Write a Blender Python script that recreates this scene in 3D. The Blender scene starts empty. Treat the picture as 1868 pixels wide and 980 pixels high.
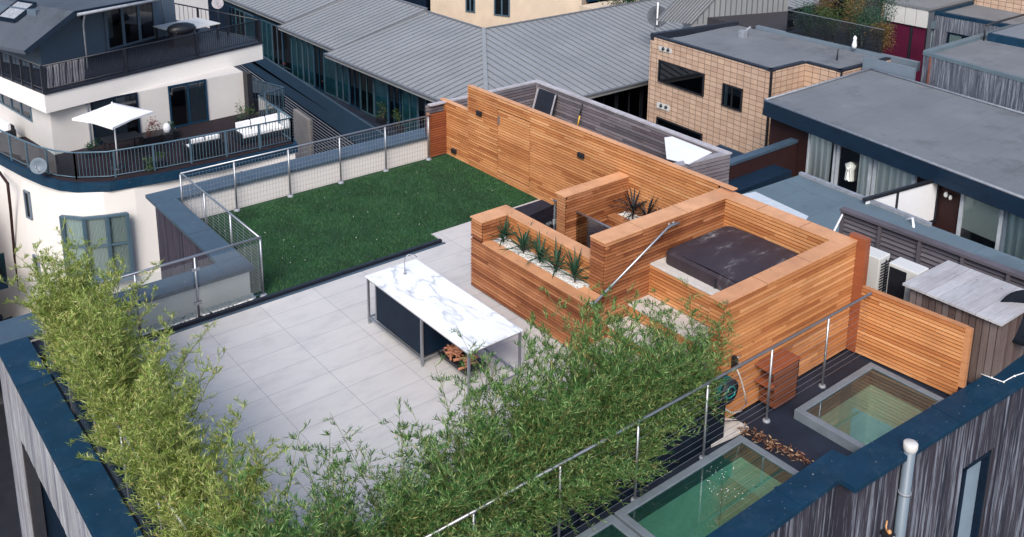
import bpy, bmesh, math, random
from mathutils import Vector, Matrix
R = math.radians
C = bpy.context.scene.collection
S = bpy.context.scene
random.seed(7)

# ------------------------------------------------------------------ camera, sky, sun, exposure
H0 = 9.0                                   # camera height over the terrace paving
FX, CX, CY = 1771.6, 934.0, 77.55          # calibration of the 1868 x 980 photograph
YAW, PIT, ROL = R(51.214), R(14.311), R(0.508)
FW = Vector((math.cos(YAW)*math.cos(PIT), math.sin(YAW)*math.cos(PIT), -math.sin(PIT)))
rt0 = Vector((math.sin(YAW), -math.cos(YAW), 0)); up0 = rt0.cross(FW)
RT = rt0*math.cos(ROL)+up0*math.sin(ROL); UP = -rt0*math.sin(ROL)+up0*math.cos(ROL)
cam = bpy.data.cameras.new('camera'); co = bpy.data.objects.new('camera', cam); C.objects.link(co)
co.matrix_world = Matrix(((RT.x, UP.x, -FW.x, 0), (RT.y, UP.y, -FW.y, 0), (RT.z, UP.z, -FW.z, H0), (0, 0, 0, 1)))
cam.sensor_width = 36; cam.lens = FX/1868*36
cam.shift_y = -(490-CY)/1868
cam.clip_start = .1; cam.clip_end = 2000
S.camera = co
w = bpy.data.worlds.new('World'); S.world = w; w.use_nodes = True
nt = w.node_tree; bg = nt.nodes['Background']
sky = nt.nodes.new('ShaderNodeTexSky'); sky.sky_type = 'NISHITA'; sky.sun_disc = False
SUN_EL, SUN_AZ = R(42), R(222)             # azimuth of the sun in the xy plane, counted from +x
sky.sun_elevation = SUN_EL; sky.sun_rotation = R(90)-SUN_AZ
sky.air_density = 1.0; sky.dust_density = 2.0; sky.ozone_density = 1.5
nt.links.new(sky.outputs[0], bg.inputs[0]); bg.inputs[1].default_value = .15
sl = bpy.data.lights.new('sun', 'SUN'); sl.energy = 2.4; sl.angle = R(28); sl.color = (1, .94, .86)
so = bpy.data.objects.new('sun', sl); C.objects.link(so)
sd = Vector((math.cos(SUN_EL)*math.cos(SUN_AZ), math.cos(SUN_EL)*math.sin(SUN_AZ), math.sin(SUN_EL)))
so.rotation_euler = sd.to_track_quat('Z', 'Y').to_euler()
S.view_settings.view_transform = 'Standard'; S.view_settings.look = 'None'
S.view_settings.gamma = 1; S.view_settings.exposure = 0.45; S.view_settings.use_curve_mapping = False
S.render.engine = 'CYCLES'
S.cycles.max_bounces = 6; S.cycles.transparent_max_bounces = 16

# measuring from the photograph: where a pixel's ray meets a level z, or a wall x = const / y = const
def ray(px, py): return FW*FX+RT*(px-CX)-UP*(py-CY)
def P(px, py, z=0):
    d = ray(px, py); t = (z-H0)/d.z; return Vector((d.x*t, d.y*t, z))
def PX(px, py, x):
    d = ray(px, py); t = x/d.x; return Vector((x, d.y*t, H0+d.z*t))
def PY(px, py, y):
    d = ray(px, py); t = y/d.y; return Vector((d.x*t, y, H0+d.z*t))

# ------------------------------------------------------------------ materials
def new_mat(name):
    m = bpy.data.materials.new(name); m.use_nodes = True
    n = m.node_tree.nodes; return m, n, m.node_tree.links, n['Principled BSDF']
def mapping(n, l, scale, coord='Object'):
    tc = n.new('ShaderNodeTexCoord'); mp = n.new('ShaderNodeMapping')
    mp.inputs['Scale'].default_value = scale
    l.new(tc.outputs[coord], mp.inputs[0]); return mp.outputs[0]
def noise(n, l, vec, scale, detail=4, rough=.6):
    t = n.new('ShaderNodeTexNoise'); t.inputs['Scale'].default_value = scale
    t.inputs['Detail'].default_value = detail; t.inputs['Roughness'].default_value = rough
    l.new(vec, t.inputs['Vector']); return t.outputs['Fac']
def ramp(n, l, fac, stops):
    r = n.new('ShaderNodeValToRGB'); e = r.color_ramp.elements
    while len(e) < len(stops): e.new(.5)
    for k, (p, c) in enumerate(stops):
        e[k].position = p; e[k].color = (*c, 1) if len(c) == 3 else c
    l.new(fac, r.inputs[0]); return r.outputs[0]
def mixc(n, l, fac, a, b, mode='MIX'):
    m = n.new('ShaderNodeMix'); m.data_type = 'RGBA'; m.blend_type = mode
    if isinstance(fac, (int, float)): m.inputs[0].default_value = fac
    else: l.new(fac, m.inputs[0])
    for v, s in ((a, 6), (b, 7)):
        if isinstance(v, tuple): m.inputs[s].default_value = (*v, 1)
        else: l.new(v, m.inputs[s])
    return m.outputs[2]
def bump(n, l, b, h, strength=.3, dist=.01):
    bp = n.new('ShaderNodeBump'); bp.inputs['Strength'].default_value = strength; bp.inputs['Distance'].default_value = dist
    l.new(h, bp.inputs['Height']); l.new(bp.outputs[0], b.inputs['Normal'])
def plain(name, col, rough=.6, metal=0, var=.18, scale=3, bmp=0, spec=.5, specks=None, laps=None):
    m, n, l, b = new_mat(name)
    v = mapping(n, l, (1, 1, 1))
    f = noise(n, l, v, scale, 6, .65)
    lo = tuple(c*(1-var) for c in col); hi = tuple(min(1, c*(1+var)) for c in col)
    c = ramp(n, l, f, [(.3, lo), (.7, hi)])
    if laps:                                                     # welded laps of a roofing membrane
        bt = n.new('ShaderNodeTexBrick'); bt.inputs['Scale'].default_value = 1; bt.inputs['Brick Width'].default_value = laps[0]; bt.inputs['Row Height'].default_value = laps[1]
        bt.inputs['Mortar Size'].default_value = .02; bt.inputs['Mortar Smooth'].default_value = .6
        bt.inputs['Color1'].default_value = (1, 1, 1, 1); bt.inputs['Color2'].default_value = (.93, .93, .94, 1); bt.inputs['Mortar'].default_value = (.78, .78, .8, 1)
        l.new(v, bt.inputs['Vector']); c = mixc(n, l, 1, c, bt.outputs['Color'], 'MULTIPLY')
        p2 = noise(n, l, v, .35, 7, .7); c = mixc(n, l, 1, c, ramp(n, l, p2, [(.40, (.8, .8, .8)), (.46, (1, 1, 1)), (.60, (1, 1, 1)), (.68, (1.13, 1.12, 1.1))]), 'MULTIPLY')
    if specks:                                                   # dust and droppings
        p3 = noise(n, l, v, 26, 2, .5); c = mixc(n, l, ramp(n, l, p3, [(.735, (0, 0, 0)), (.76, (1, 1, 1))]), c, specks)
        p4 = noise(n, l, v, 2.3, 8, .75); c = mixc(n, l, ramp(n, l, p4, [(.5, (0, 0, 0)), (.8, (.14, .14, .14))]), c, (.13, .16, .19))
    l.new(c, b.inputs['Base Color'])
    b.inputs['Roughness'].default_value = rough; b.inputs['Metallic'].default_value = metal
    b.inputs['Specular IOR Level'].default_value = spec
    if bmp: bump(n, l, b, noise(n, l, v, scale*12, 4), bmp)
    return m
def island_vec(n, l, g, v):
    """shift the grain on every board so that neighbours do not share a pattern"""
    m = n.new('ShaderNodeMath'); m.operation = 'MULTIPLY'; m.inputs[1].default_value = 61.7; l.new(g.outputs['Random Per Island'], m.inputs[0])
    a = n.new('ShaderNodeVectorMath'); a.operation = 'ADD'; l.new(v, a.inputs[0]); l.new(m.outputs[0], a.inputs[1]); return a.outputs[0]
def boards(name, cols, grain, rough=.6, dark=.55, spec=.3, streak=.5, blotch=.35):
    """timber: a colour for every board (island) and grain stretched along `grain` scale"""
    m, n, l, b = new_mat(name)
    g = n.new('ShaderNodeNewGeometry')
    base = ramp(n, l, g.outputs['Random Per Island'], [(i/(len(cols)-1), c) for i, c in enumerate(cols)])
    v = island_vec(n, l, g, mapping(n, l, grain))
    f = noise(n, l, v, 1.0, 6, .7)
    k = ramp(n, l, f, [(.35, (dark,)*3), (.62, (1.12,)*3)])
    c = mixc(n, l, streak, base, k, 'MULTIPLY')
    big = noise(n, l, mapping(n, l, (1, 1, 1)), 1.1, 5, .65)
    c = mixc(n, l, blotch, c, ramp(n, l, big, [(.33, (.55, .46, .45)), (.58, (1.1, 1.1, 1.1))]), 'MULTIPLY')
    kn = noise(n, l, mapping(n, l, (9, 9, 14)), 1, 2)                 # knots
    c = mixc(n, l, 1, c, ramp(n, l, kn, [(.22, (.4, .3, .26)), (.30, (1, 1, 1))]), 'MULTIPLY')
    l.new(c, b.inputs['Base Color']); b.inputs['Roughness'].default_value = rough
    b.inputs['Specular IOR Level'].default_value = spec
    bump(n, l, b, f, .25, .004); return m
def tinted_glass(name, col, refl=.12, rough=.02):
    m, n, l, b = new_mat(name); n.remove(b)
    out = n['Material Output']
    tr = n.new('ShaderNodeBsdfTransparent'); tr.inputs[0].default_value = (*col, 1)
    gl = n.new('ShaderNodeBsdfGlossy'); gl.inputs[1].default_value = rough
    lw = n.new('ShaderNodeLayerWeight'); lw.inputs[0].default_value = .25
    mr = n.new('ShaderNodeMapRange'); mr.inputs[3].default_value = refl; mr.inputs[4].default_value = .9
    l.new(lw.outputs['Fresnel'], mr.inputs[0])
    ms = n.new('ShaderNodeMixShader'); l.new(mr.outputs[0], ms.inputs[0])
    l.new(tr.outputs[0], ms.inputs[1]); l.new(gl.outputs[0], ms.inputs[2]); l.new(ms.outputs[0], out.inputs[0])
    return m
M = {}
CED = [(.53, .215, .078), (.63, .285, .112), (.38, .13, .045), (.58, .25, .095), (.72, .37, .17), (.46, .175, .06), (.64, .30, .125), (.56, .235, .088)]
M['cedar'] = boards('cedar', CED, (1.3, 1.3, 60), .55, .6)
M['cedar_end'] = boards('cedar_end', [(.42, .18, .08), (.5, .24, .11)], (3, 3, 40), .6)
M['cedar_cap'] = boards('cedar_cap', [(.60, .30, .15), (.68, .36, .19), (.53, .25, .12)], (3, 3, 20), .5, .75)
M['cedar_red'] = boards('cedar_red', [(.24, .065, .03), (.33, .105, .045), (.28, .08, .035)], (1.3, 1.3, 50), .5, .6)
M['cedar_brown'] = boards('cedar_brown', [(.34, .125, .05), (.45, .185, .08), (.22, .07, .03), (.39, .15, .06), (.54, .25, .12)], (1.3, 1.3, 60), .5, .6, blotch=.75)
M['cedar_dark'] = boards('cedar_dark', [(.12, .04, .022), (.19, .065, .032), (.15, .05, .026)], (1.3, 1.3, 50), .5, .6)
M['wood_back'] = plain('wood_back', (.045, .014, .006), .9)
M['grey_slat'] = boards('grey_slat', [(.12, .105, .125), (.2, .18, .2), (.28, .25, .27), (.14, .115, .13)], (2, 2, 60), .8, .45)
M['grey_louvre'] = boards('grey_louvre', [(.075, .07, .09), (.1, .09, .11), (.12, .11, .13)], (2, 2, 40), .8, .6)
M['grey_cap'] = boards('grey_cap', [(.36, .35, .38), (.46, .44, .47), (.3, .29, .32)], (6, 6, 6), .8, .6)
M['dark_back'] = plain('dark_back', (.03, .028, .035), .9)
M['shed_wood'] = boards('shed_wood', [(.11, .075, .07), (.16, .12, .11), (.2, .17, .17), (.09, .055, .05)], (40, 40, 1.5), .8, .5)
M['shed_roof'] = boards('shed_roof', [(.34, .34, .36), (.43, .43, .45), (.5, .5, .52), (.38, .37, .39)], (2, 26, 2), .7, .65)
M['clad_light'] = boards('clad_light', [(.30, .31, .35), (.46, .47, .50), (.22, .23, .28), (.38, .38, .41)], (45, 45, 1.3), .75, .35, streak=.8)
def streaked(name, dk, md, lt, sc=(26, 26, .8), th=(.47, .66)):
    """weathered vertical boards: dark base with pale worn streaks"""
    m, n, l, b = new_mat(name)
    g = n.new('ShaderNodeNewGeometry')
    base = ramp(n, l, g.outputs['Random Per Island'], [(0, dk), (.4, md), (.7, dk), (1, md)])
    f = noise(n, l, island_vec(n, l, g, mapping(n, l, sc)), 1, 7, .72)
    k = ramp(n, l, f, [(th[0], (0, 0, 0)), (th[1], (1, 1, 1))])
    c = mixc(n, l, k, base, lt)
    l.new(c, b.inputs['Base Color']); b.inputs['Roughness'].default_value = .75; bump(n, l, b, f, .3, .01)
    return m
M['clad_shaded'] = streaked('clad_shaded', (.012, .013, .026), (.035, .03, .045), (.30, .33, .40), (15, 15, .6), (.50, .68))  # shade on the faces towards -y put into the dark base colour
M['clad_plum'] = streaked('clad_plum', (.02, .018, .035), (.04, .03, .045), (.09, .08, .11))
M['clad_grey'] = streaked('clad_grey', (.05, .06, .085), (.09, .1, .13), (.3, .33, .39), (14, 14, .7))
M['red_wall'] = boards('red_wall', [(.022, .008, .009), (.034, .012, .012), (.018, .007, .008)], (2, 2, 20), .7)
M['slate'] = plain('slate', (.004, .03, .064), .55, .0, .2, 2.5, 0, .22, specks=(.4, .42, .42))
M['slate_hi'] = plain('slate_hi', (.05, .083, .12), .45, .0, .16, 2, 0, .35, specks=(.35, .37, .38))  # paler slate: far copings get their grazing sheen as colour
M['slate_dk'] = plain('slate_dk', (.003, .011, .026), .55, .0, .25, 3, 0, .2)
M['edge_dark'] = plain('edge_dark', (.018, .022, .034), .5, 0, .2, 3, 0, .3)
M['membrane'] = plain('membrane', (.016, .022, .038), .6, 0, .4, 1.2, .1, .3)
M['roof_felt'] = plain('roof_felt', (.158, .170, .186), .75, 0, .12, .5, .15, laps=(7.3, 1.05))
M['roof_blue'] = plain('roof_blue', (.11, .155, .185), .55, 0, .14, .4, .1, laps=(5.1, 1.4))
M['felt_dark'] = plain('felt_dark', (.095, .11, .135), .75, 0, .15, .5, .1, laps=(6, 1.2))
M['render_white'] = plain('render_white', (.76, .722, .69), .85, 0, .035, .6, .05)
M['render_grey'] = plain('render_grey', (.6, .59, .6), .85, 0, .05, .6)
M['render_beige'] = plain('render_beige', (.62, .5, .38), .85, 0, .1, .8)
M['pent_blue'] = plain('pent_blue', (.085, .12, .165), .7, 0, .08, 1)
M['white_paint'] = plain('white_paint', (.8, .8, .82), .5, 0, .03)
M['lead'] = plain('lead', (.28, .3, .34), .6, .2, .25, 6)
M['steel'] = plain('steel', (.42, .43, .46), .42, .9, .05)
M['steel_dull'] = plain('steel_dull', (.36, .37, .4), .4, .8, .1)
M['rail_blue'] = plain('rail_blue', (.085, .145, .195), .45, .2, .1)
M['rail_black'] = plain('rail_black', (.012, .014, .022), .4, 0, .2)
M['black'] = plain('black', (.012, .013, .018), .45, 0, .3)
M['plastic_white'] = plain('plastic_white', (.58, .575, .56), .45, 0, .03)
M['plastic_grey'] = plain('plastic_grey', (.14, .18, .225), .45, 0, .06)
M['beige_stone'] = plain('beige_stone', (.56, .52, .48), .8, 0, .1, 8, .1)
M['stone_white'] = plain('stone_white', (.75, .75, .73), .8, 0, .15, 30, .3)
M['concrete'] = plain('concrete', (.34, .31, .29), .85, 0, .15, 1.2)
M['rust'] = plain('rust', (.10, .03, .022), .8, 0, .3, 5)
M['teal'] = plain('teal', (.01, .16, .15), .5, 0, .3, 8)
M['terracotta'] = plain('terracotta', (.4, .13, .07), .8, 0, .3, 8)
M['firewood'] = plain('firewood', (.38, .16, .09), .8, 0, .4, 20)
M['asphalt'] = plain('asphalt', (.045, .048, .055), .9, 0, .2, .3)
M['soil'] = plain('soil', (.04, .03, .022), .95, 0, .3, 20)
M['orange'] = plain('orange', (.55, .28, .12), .6)
M['green_p'] = plain('green_p', (.03, .25, .1), .6)
M['red_p'] = plain('red_p', (.5, .05, .04), .6)
M['yellow'] = plain('yellow', (.7, .4, .05), .5)
M['curtain'] = None
M['g_clear'] = tinted_glass('g_clear', (.96, .985, .98), .05)
M['g_dark'] = tinted_glass('g_dark', (.28, .33, .38), .10)
M['g_green'] = tinted_glass('g_green', (.42, .74, .64), .18); M['g_pale_green'] = tinted_glass('g_pale_green', (.72, .9, .84), .17)
M['g_teal'] = tinted_glass('g_teal', (.13, .33, .38), .10)
M['g_pale'] = tinted_glass('g_pale', (.7, .8, .82), .1)
M['g_smoke'] = tinted_glass('g_smoke', (.5, .52, .55), .05)
M['maroon'] = plain('maroon', (.085, .012, .035), .25, 0, .25, .8)
# pleated curtains
m, n, l, b = new_mat('curtain')
wv = n.new('ShaderNodeTexWave'); wv.inputs['Scale'].default_value = 2.2; wv.inputs['Distortion'].default_value = 2.5
wv.inputs['Detail'].default_value = 2; l.new(mapping(n, l, (3.2, 3.2, .12)), wv.inputs['Vector'])
l.new(ramp(n, l, wv.outputs['Fac'], [(0, (.58, .62, .58)), (1, (.95, .96, .9))]), b.inputs['Base Color'])
bump(n, l, b, wv.outputs['Fac'], .8, .05); b.inputs['Roughness'].default_value = .9; M['curtain'] = m
# paving: large-format pale porcelain, thin dark joints
m, n, l, b = new_mat('paving')
tc = n.new('ShaderNodeTexCoord'); mp = n.new('ShaderNodeMapping'); mp.inputs['Location'].default_value = (-5.32, -12.55, 0)
l.new(tc.outputs['Object'], mp.inputs[0])
bt = n.new('ShaderNodeTexBrick'); bt.offset = 0; bt.inputs['Scale'].default_value = 1
bt.inputs['Brick Width'].default_value = 1.07; bt.inputs['Row Height'].default_value = .54
bt.inputs['Mortar Size'].default_value = .0045; bt.inputs['Mortar Smooth'].default_value = .2
bt.inputs['Color1'].default_value = (.575, .555, .545, 1); bt.inputs['Color2'].default_value = (.54, .522, .515, 1); bt.inputs['Mortar'].default_value = (.27, .27, .3, 1)
l.new(mp.outputs[0], bt.inputs['Vector'])
f = noise(n, l, mapping(n, l, (1, 2.2, 1)), 1.6, 8, .68)
c = mixc(n, l, .8, bt.outputs['Color'], ramp(n, l, f, [(.3, (.80, .80, .82)), (.48, (.96, .96, .96)), (.72, (1.05, 1.05, 1.04))]), 'MULTIPLY')
l.new(c, b.inputs['Base Color']); b.inputs['Roughness'].default_value = .55
bump(n, l, b, bt.outputs['Fac'], -.2, .003); M['paving'] = m
# terracotta facade tiles (stack bond, world axes) for the walls facing -x and -y
def tile_mat(name, swap):
    m, n, l, b = new_mat(name)
    tc = n.new('ShaderNodeTexCoord'); sp = n.new('ShaderNodeSeparateXYZ'); l.new(tc.outputs['Object'], sp.inputs[0])
    cb = n.new('ShaderNodeCombineXYZ'); l.new(sp.outputs[1 if swap else 0], cb.inputs[0]); l.new(sp.outputs[2], cb.inputs[1])
    bt = n.new('ShaderNodeTexBrick'); bt.offset = 0; bt.inputs['Scale'].default_value = 1
    bt.inputs['Brick Width'].default_value = .40; bt.inputs['Row Height'].default_value = .238
    bt.inputs['Mortar Size'].default_value = .011; bt.inputs['Mortar Smooth'].default_value = .1; bt.inputs['Bias'].default_value = -.25
    bt.inputs['Color1'].default_value = (.57, .40, .29, 1); bt.inputs['Color2'].default_value = (.46, .30, .21, 1); bt.inputs['Mortar'].default_value = (.075, .05, .045, 1)
    l.new(cb.outputs[0], bt.inputs['Vector'])
    f = noise(n, l, mapping(n, l, (1, 1, 1)), 2.5, 6)
    c = mixc(n, l, .5, bt.outputs['Color'], ramp(n, l, f, [(.3, (.8, .8, .82)), (.7, (1.15, 1.15, 1.12))]), 'MULTIPLY')
    l.new(c, b.inputs['Base Color']); b.inputs['Roughness'].default_value = .6; bump(n, l, b, bt.outputs['Fac'], -.5, .02); return m
M['tile_x'] = tile_mat('tile_x', True); M['tile_y'] = tile_mat('tile_y', False)
# marble
m, n, l, b = new_mat('marble')
v = mapping(n, l, (1.5, .62, 1)); v2 = n.new('ShaderNodeVectorMath'); v2.operation = 'ADD'
nz = n.new('ShaderNodeTexNoise'); nz.inputs['Scale'].default_value = 1.7; nz.inputs['Detail'].default_value = 5; l.new(v, nz.inputs['Vector'])
sc = n.new('ShaderNodeVectorMath'); sc.operation = 'SCALE'; sc.inputs[3].default_value = 1.35; l.new(nz.outputs['Color'], sc.inputs[0])
l.new(v, v2.inputs[0]); l.new(sc.outputs[0], v2.inputs[1])
vr = n.new('ShaderNodeTexVoronoi'); vr.feature = 'DISTANCE_TO_EDGE'; vr.inputs['Scale'].default_value = 1.15; l.new(v2.outputs[0], vr.inputs['Vector'])
msk = noise(n, l, v, 2.1, 3)
vein = ramp(n, l, vr.outputs['Distance'], [(0, (.42, .44, .47)), (.016, (.6, .61, .64)), (.06, (.80, .80, .82)), (.1, (.84, .84, .86))])
c = mixc(n, l, ramp(n, l, msk, [(.40, (0, 0, 0)), (.56, (1, 1, 1))]), (.84, .84, .86), vein)
l.new(c, b.inputs['Base Color']); b.inputs['Roughness'].default_value = .25; M['marble'] = m
# hot tub cover
m, n, l, b = new_mat('vinyl_cover')
f = noise(n, l, mapping(n, l, (1, 2.4, 1)), 1.6, 8, .72)
l.new(ramp(n, l, f, [(.3, (.024, .016, .022)), (.58, (.042, .030, .038)), (.64, (.10, .09, .10)), (.74, (.34, .33, .34))]), b.inputs['Base Color'])
l.new(ramp(n, l, f, [(.3, (.5,)*3), (.7, (.75,)*3)]), b.inputs['Roughness']); M['vinyl'] = m
# lawn (short artificial grass)
m, n, l, b = new_mat('grass_blade')
g = n.new('ShaderNodeNewGeometry')
f = noise(n, l, mapping(n, l, (1, 1, 1)), 1.1, 5, .65)
c = ramp(n, l, g.outputs['Random Per Island'], [(0, (.014, .066, .018)), (.5, (.02, .088, .023)), (1, (.028, .105, .028))])
c = mixc(n, l, .75, c, ramp(n, l, f, [(.38, (.45, .52, .55)), (.6, (1.45, 1.3, 1.25))]), 'MULTIPLY')
l.new(c, b.inputs['Base Color']); b.inputs['Roughness'].default_value = .6; M['grass'] = m
M['lawn_base'] = plain('lawn_base', (.010, .05, .018), .9, 0, .45, 1.5, .3)
def leaf_mat(name, cols, trans=.35):
    m, n, l, b = new_mat(name); g = n.new('ShaderNodeNewGeometry')
    c = ramp(n, l, g.outputs['Random Per Island'], cols)
    l.new(c, b.inputs['Base Color']); b.inputs['Roughness'].default_value = .5; b.inputs['Specular IOR Level'].default_value = .35
    t = n.new('ShaderNodeBsdfTranslucent'); l.new(mixc(n, l, 1.0, c, (1.3, 1.35, .8), 'MULTIPLY'), t.inputs[0])
    ms = n.new('ShaderNodeMixShader'); ms.inputs[0].default_value = trans
    l.new(b.outputs[0], ms.inputs[1]); l.new(t.outputs[0], ms.inputs[2]); l.new(ms.outputs[0], n['Material Output'].inputs[0]); return m
M['leaf_y'] = leaf_mat('leaf_y', [(0, (.07, .13, .022)), (.3, (.19, .27, .05)), (.6, (.34, .42, .11)), (.9, (.56, .60, .26)), (1, (.50, .34, .14))])
M['leaf_g'] = leaf_mat('leaf_g', [(0, (.014, .06, .018)), (.35, (.05, .145, .038)), (.7, (.145, .285, .085)), (.93, (.40, .53, .22)), (1, (.50, .40, .18))])
M['leaf_dark'] = leaf_mat('leaf_dark', [(0, (.008, .04, .02)), (.5, (.02, .07, .04)), (1, (.05, .12, .07))], .15)
M['leaf_black'] = leaf_mat('leaf_black', [(0, (.008, .015, .018)), (1, (.035, .03, .035))], .1)
M['leaf_mid'] = leaf_mat('leaf_mid', [(0, (.02, .05, .02)), (.5, (.05, .10, .035)), (1, (.13, .18, .06))])
M['leaf_autumn'] = leaf_mat('leaf_autumn', [(0, (.06, .05, .02)), (.5, (.16, .10, .04)), (1, (.30, .20, .07))])
M['leaf_red'] = leaf_mat('leaf_red', [(0, (.08, .02, .02)), (.6, (.2, .05, .04)), (1, (.3, .12, .08))])
M['culm'] = plain('culm', (.14, .15, .05), .5, 0, .4, 8)
M['bark'] = plain('bark', (.06, .045, .035), .9, 0, .3, 8)

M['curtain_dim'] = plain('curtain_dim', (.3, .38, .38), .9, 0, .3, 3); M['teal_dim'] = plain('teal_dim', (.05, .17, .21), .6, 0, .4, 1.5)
# ------------------------------------------------------------------ mesh building
class MB:
    def __init__(s): s.v = []; s.f = []; s.m = []; s.sm = []
    def face(s, pts, mi=0, smooth=False):
        k = len(s.v); s.v += [tuple(p) for p in pts]; s.f.append(tuple(range(k, k+len(pts)))); s.m.append(mi); s.sm.append(smooth)
    def box(s, x0, x1, y0, y1, z0, z1, mi=0):
        s.hexa([(x0, y0, z0), (x1, y0, z0), (x1, y1, z0), (x0, y1, z0)], [(x0, y0, z1), (x1, y0, z1), (x1, y1, z1), (x0, y1, z1)], mi); return s
    def hexa(s, lo, hi, mi=0):
        k = len(s.v); n = len(lo); s.v += [tuple(p) for p in lo]+[tuple(p) for p in hi]
        a = sum((lo[i][0]*lo[(i+1) % n][1]-lo[(i+1) % n][0]*lo[i][1]) for i in range(n))
        fs = [tuple(reversed(range(n))), tuple(range(n, 2*n))]+[(i, (i+1) % n, n+(i+1) % n, n+i) for i in range(n)]
        if a < 0: fs = [tuple(reversed(f)) for f in fs]
        for f in fs: s.f.append(tuple(k+i for i in f)); s.m.append(mi); s.sm.append(False)
    def prism(s, poly, z0, z1, mi=0):
        s.hexa([(p[0], p[1], z0) for p in poly], [(p[0], p[1], z1) for p in poly], mi); return s
    def wall(s, a, b, z0, z1, t, mi=0):
        """wall from a to b in plan, thickness t to the left of a->b (negative: right)"""
        a = Vector(a[:2]); b = Vector(b[:2]); d = (b-a).normalized(); nn = Vector((-d.y, d.x))*t
        s.prism([a, b, b+nn, a+nn], z0, z1, mi); return s
    def beam(s, p, q, w, h, mi=0, up=(0, 0, 1)):
        p = Vector(p); q = Vector(q); d = (q-p).normalized(); u = Vector(up)
        if abs(d.dot(u)) > .98: u = Vector((1, 0, 0))
        r = d.cross(u).normalized(); u = r.cross(d)
        c = [(-1, -1), (1, -1), (1, 1), (-1, 1)]; k = len(s.v)
        for o in (p, q):
            for a, b_ in c: s.v.append(tuple(o+r*(a*w/2)+u*(b_*h/2)))
        for f in ((0, 1, 2, 3), (7, 6, 5, 4), (0, 4, 5, 1), (1, 5, 6, 2), (2, 6, 7, 3), (3, 7, 4, 0)):
            s.f.append(tuple(k+i for i in f)); s.m.append(mi); s.sm.append(False)
        return s
    def tube(s, pts, r, n=8, mi=0, r2=None, cap=True):
        pts = [Vector(p) for p in pts]; k = len(s.v); m = len(pts); prev = None
        for i, p in enumerate(pts):
            d = (pts[min(i+1, m-1)]-pts[max(i-1, 0)]).normalized()
            u = Vector((0, 0, 1)) if abs(d.z) < .95 else Vector((1, 0, 0))
            if prev is not None and abs(prev.dot(d)) < .95: u = prev
            a = d.cross(u).normalized(); b_ = a.cross(d); prev = b_
            rr = r if r2 is None else r+(r2-r)*i/(m-1)
            for j in range(n):
                t = 2*math.pi*j/n; s.v.append(tuple(p+(a*math.cos(t)+b_*math.sin(t))*rr))
        for i in range(m-1):
            for j in range(n):
                s.f.append((k+i*n+j, k+i*n+(j+1) % n, k+(i+1)*n+(j+1) % n, k+(i+1)*n+j)); s.m.append(mi); s.sm.append(True)
        if cap:
            s.f.append(tuple(k+j for j in reversed(range(n)))); s.f.append(tuple(k+(m-1)*n+j for j in range(n))); s.m += [mi, mi]; s.sm += [False, False]
        return s
    def lathe(s, c, prof, n=20, mi=0, axis=(0, 0, 1)):
        ax = Vector(axis).normalized(); u = Vector((1, 0, 0)) if abs(ax.x) < .9 else Vector((0, 1, 0))
        a = ax.cross(u).normalized(); b_ = ax.cross(a); c = Vector(c); k = len(s.v); m = len(prof)
        for r, h in prof:
            for j in range(n):
                t = 2*math.pi*j/n; s.v.append(tuple(c+ax*h+(a*math.cos(t)+b_*math.sin(t))*max(r, 1e-4)))
        for i in range(m-1):
            for j in range(n):
                s.f.append((k+i*n+j, k+i*n+(j+1) % n, k+(i+1)*n+(j+1) % n, k+(i+1)*n+j)); s.m.append(mi); s.sm.append(True)
        return s
    def ball(s, c, r, mi=0, sq=(1, 1, 1), n=8, jit=0):
        k = len(s.v); rows = n//2
        for i in range(rows+1):
            t = math.pi*i/rows
            for j in range(n):
                p = 2*math.pi*j/n; q = r*(1+random.uniform(-jit, jit))
                s.v.append((c[0]+q*sq[0]*math.sin(t)*math.cos(p), c[1]+q*sq[1]*math.sin(t)*math.sin(p), c[2]+q*sq[2]*math.cos(t)))
        for i in range(rows):
            for j in range(n):
                s.f.append((k+i*n+j, k+(i+1)*n+j, k+(i+1)*n+(j+1) % n, k+i*n+(j+1) % n)); s.m.append(mi); s.sm.append(True)
        return s
    def build(s, name, mats, parent=None, bevel=0):
        me = bpy.data.meshes.new(name); me.from_pydata(s.v, [], s.f)
        if not isinstance(mats, (list, tuple)): mats = [mats]
        for q in mats: me.materials.append(M[q] if isinstance(q, str) else q)
        me.polygons.foreach_set('material_index', s.m); me.polygons.foreach_set('use_smooth', s.sm); me.update()
        o = bpy.data.objects.new(name, me); C.objects.link(o)
        if parent:
            o.parent = parent; o.matrix_parent_inverse = parent_inv(parent)
        if bevel:
            bv = o.modifiers.new('bevel', 'BEVEL'); bv.width = bevel; bv.segments = 2; bv.limit_method = 'ANGLE'
        return o
def parent_inv(p):
    if p.parent: return Matrix.Identity(4)          # parts keep identity transforms; only things carry a location
    return Matrix.LocRotScale(p.location, p.rotation_euler, p.scale).inverted()
def tag(o, label=None, cat=None, group=None, kind=None):
    if label: o['label'] = label
    if cat: o['category'] = cat
    if group: o['group'] = group
    if kind: o['kind'] = kind
    return o
def empty(name, loc, label=None, cat=None, group=None, rz=0):
    o = bpy.data.objects.new(name, None); C.objects.link(o); o.location = loc; o.rotation_euler = (0, 0, rz); o.empty_display_size = .2
    return tag(o, label, cat, group)
def struct(name, mb, mat, label=None):
    o = mb.build(name, mat); return tag(o, label, None, None, 'structure')
def copy_thing(src, loc, rz=0, label=None, sc=None):
    c = src.copy(); C.objects.link(c); c.location = loc; c.rotation_euler = (0, 0, rz)
    if sc: c.scale = sc
    if label: c['label'] = label
    for ch in list(src.children):
        d = ch.copy(); C.objects.link(d); d.parent = c
        for g in list(ch.children):
            e = g.copy(); C.objects.link(e); e.parent = d
    return c
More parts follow.
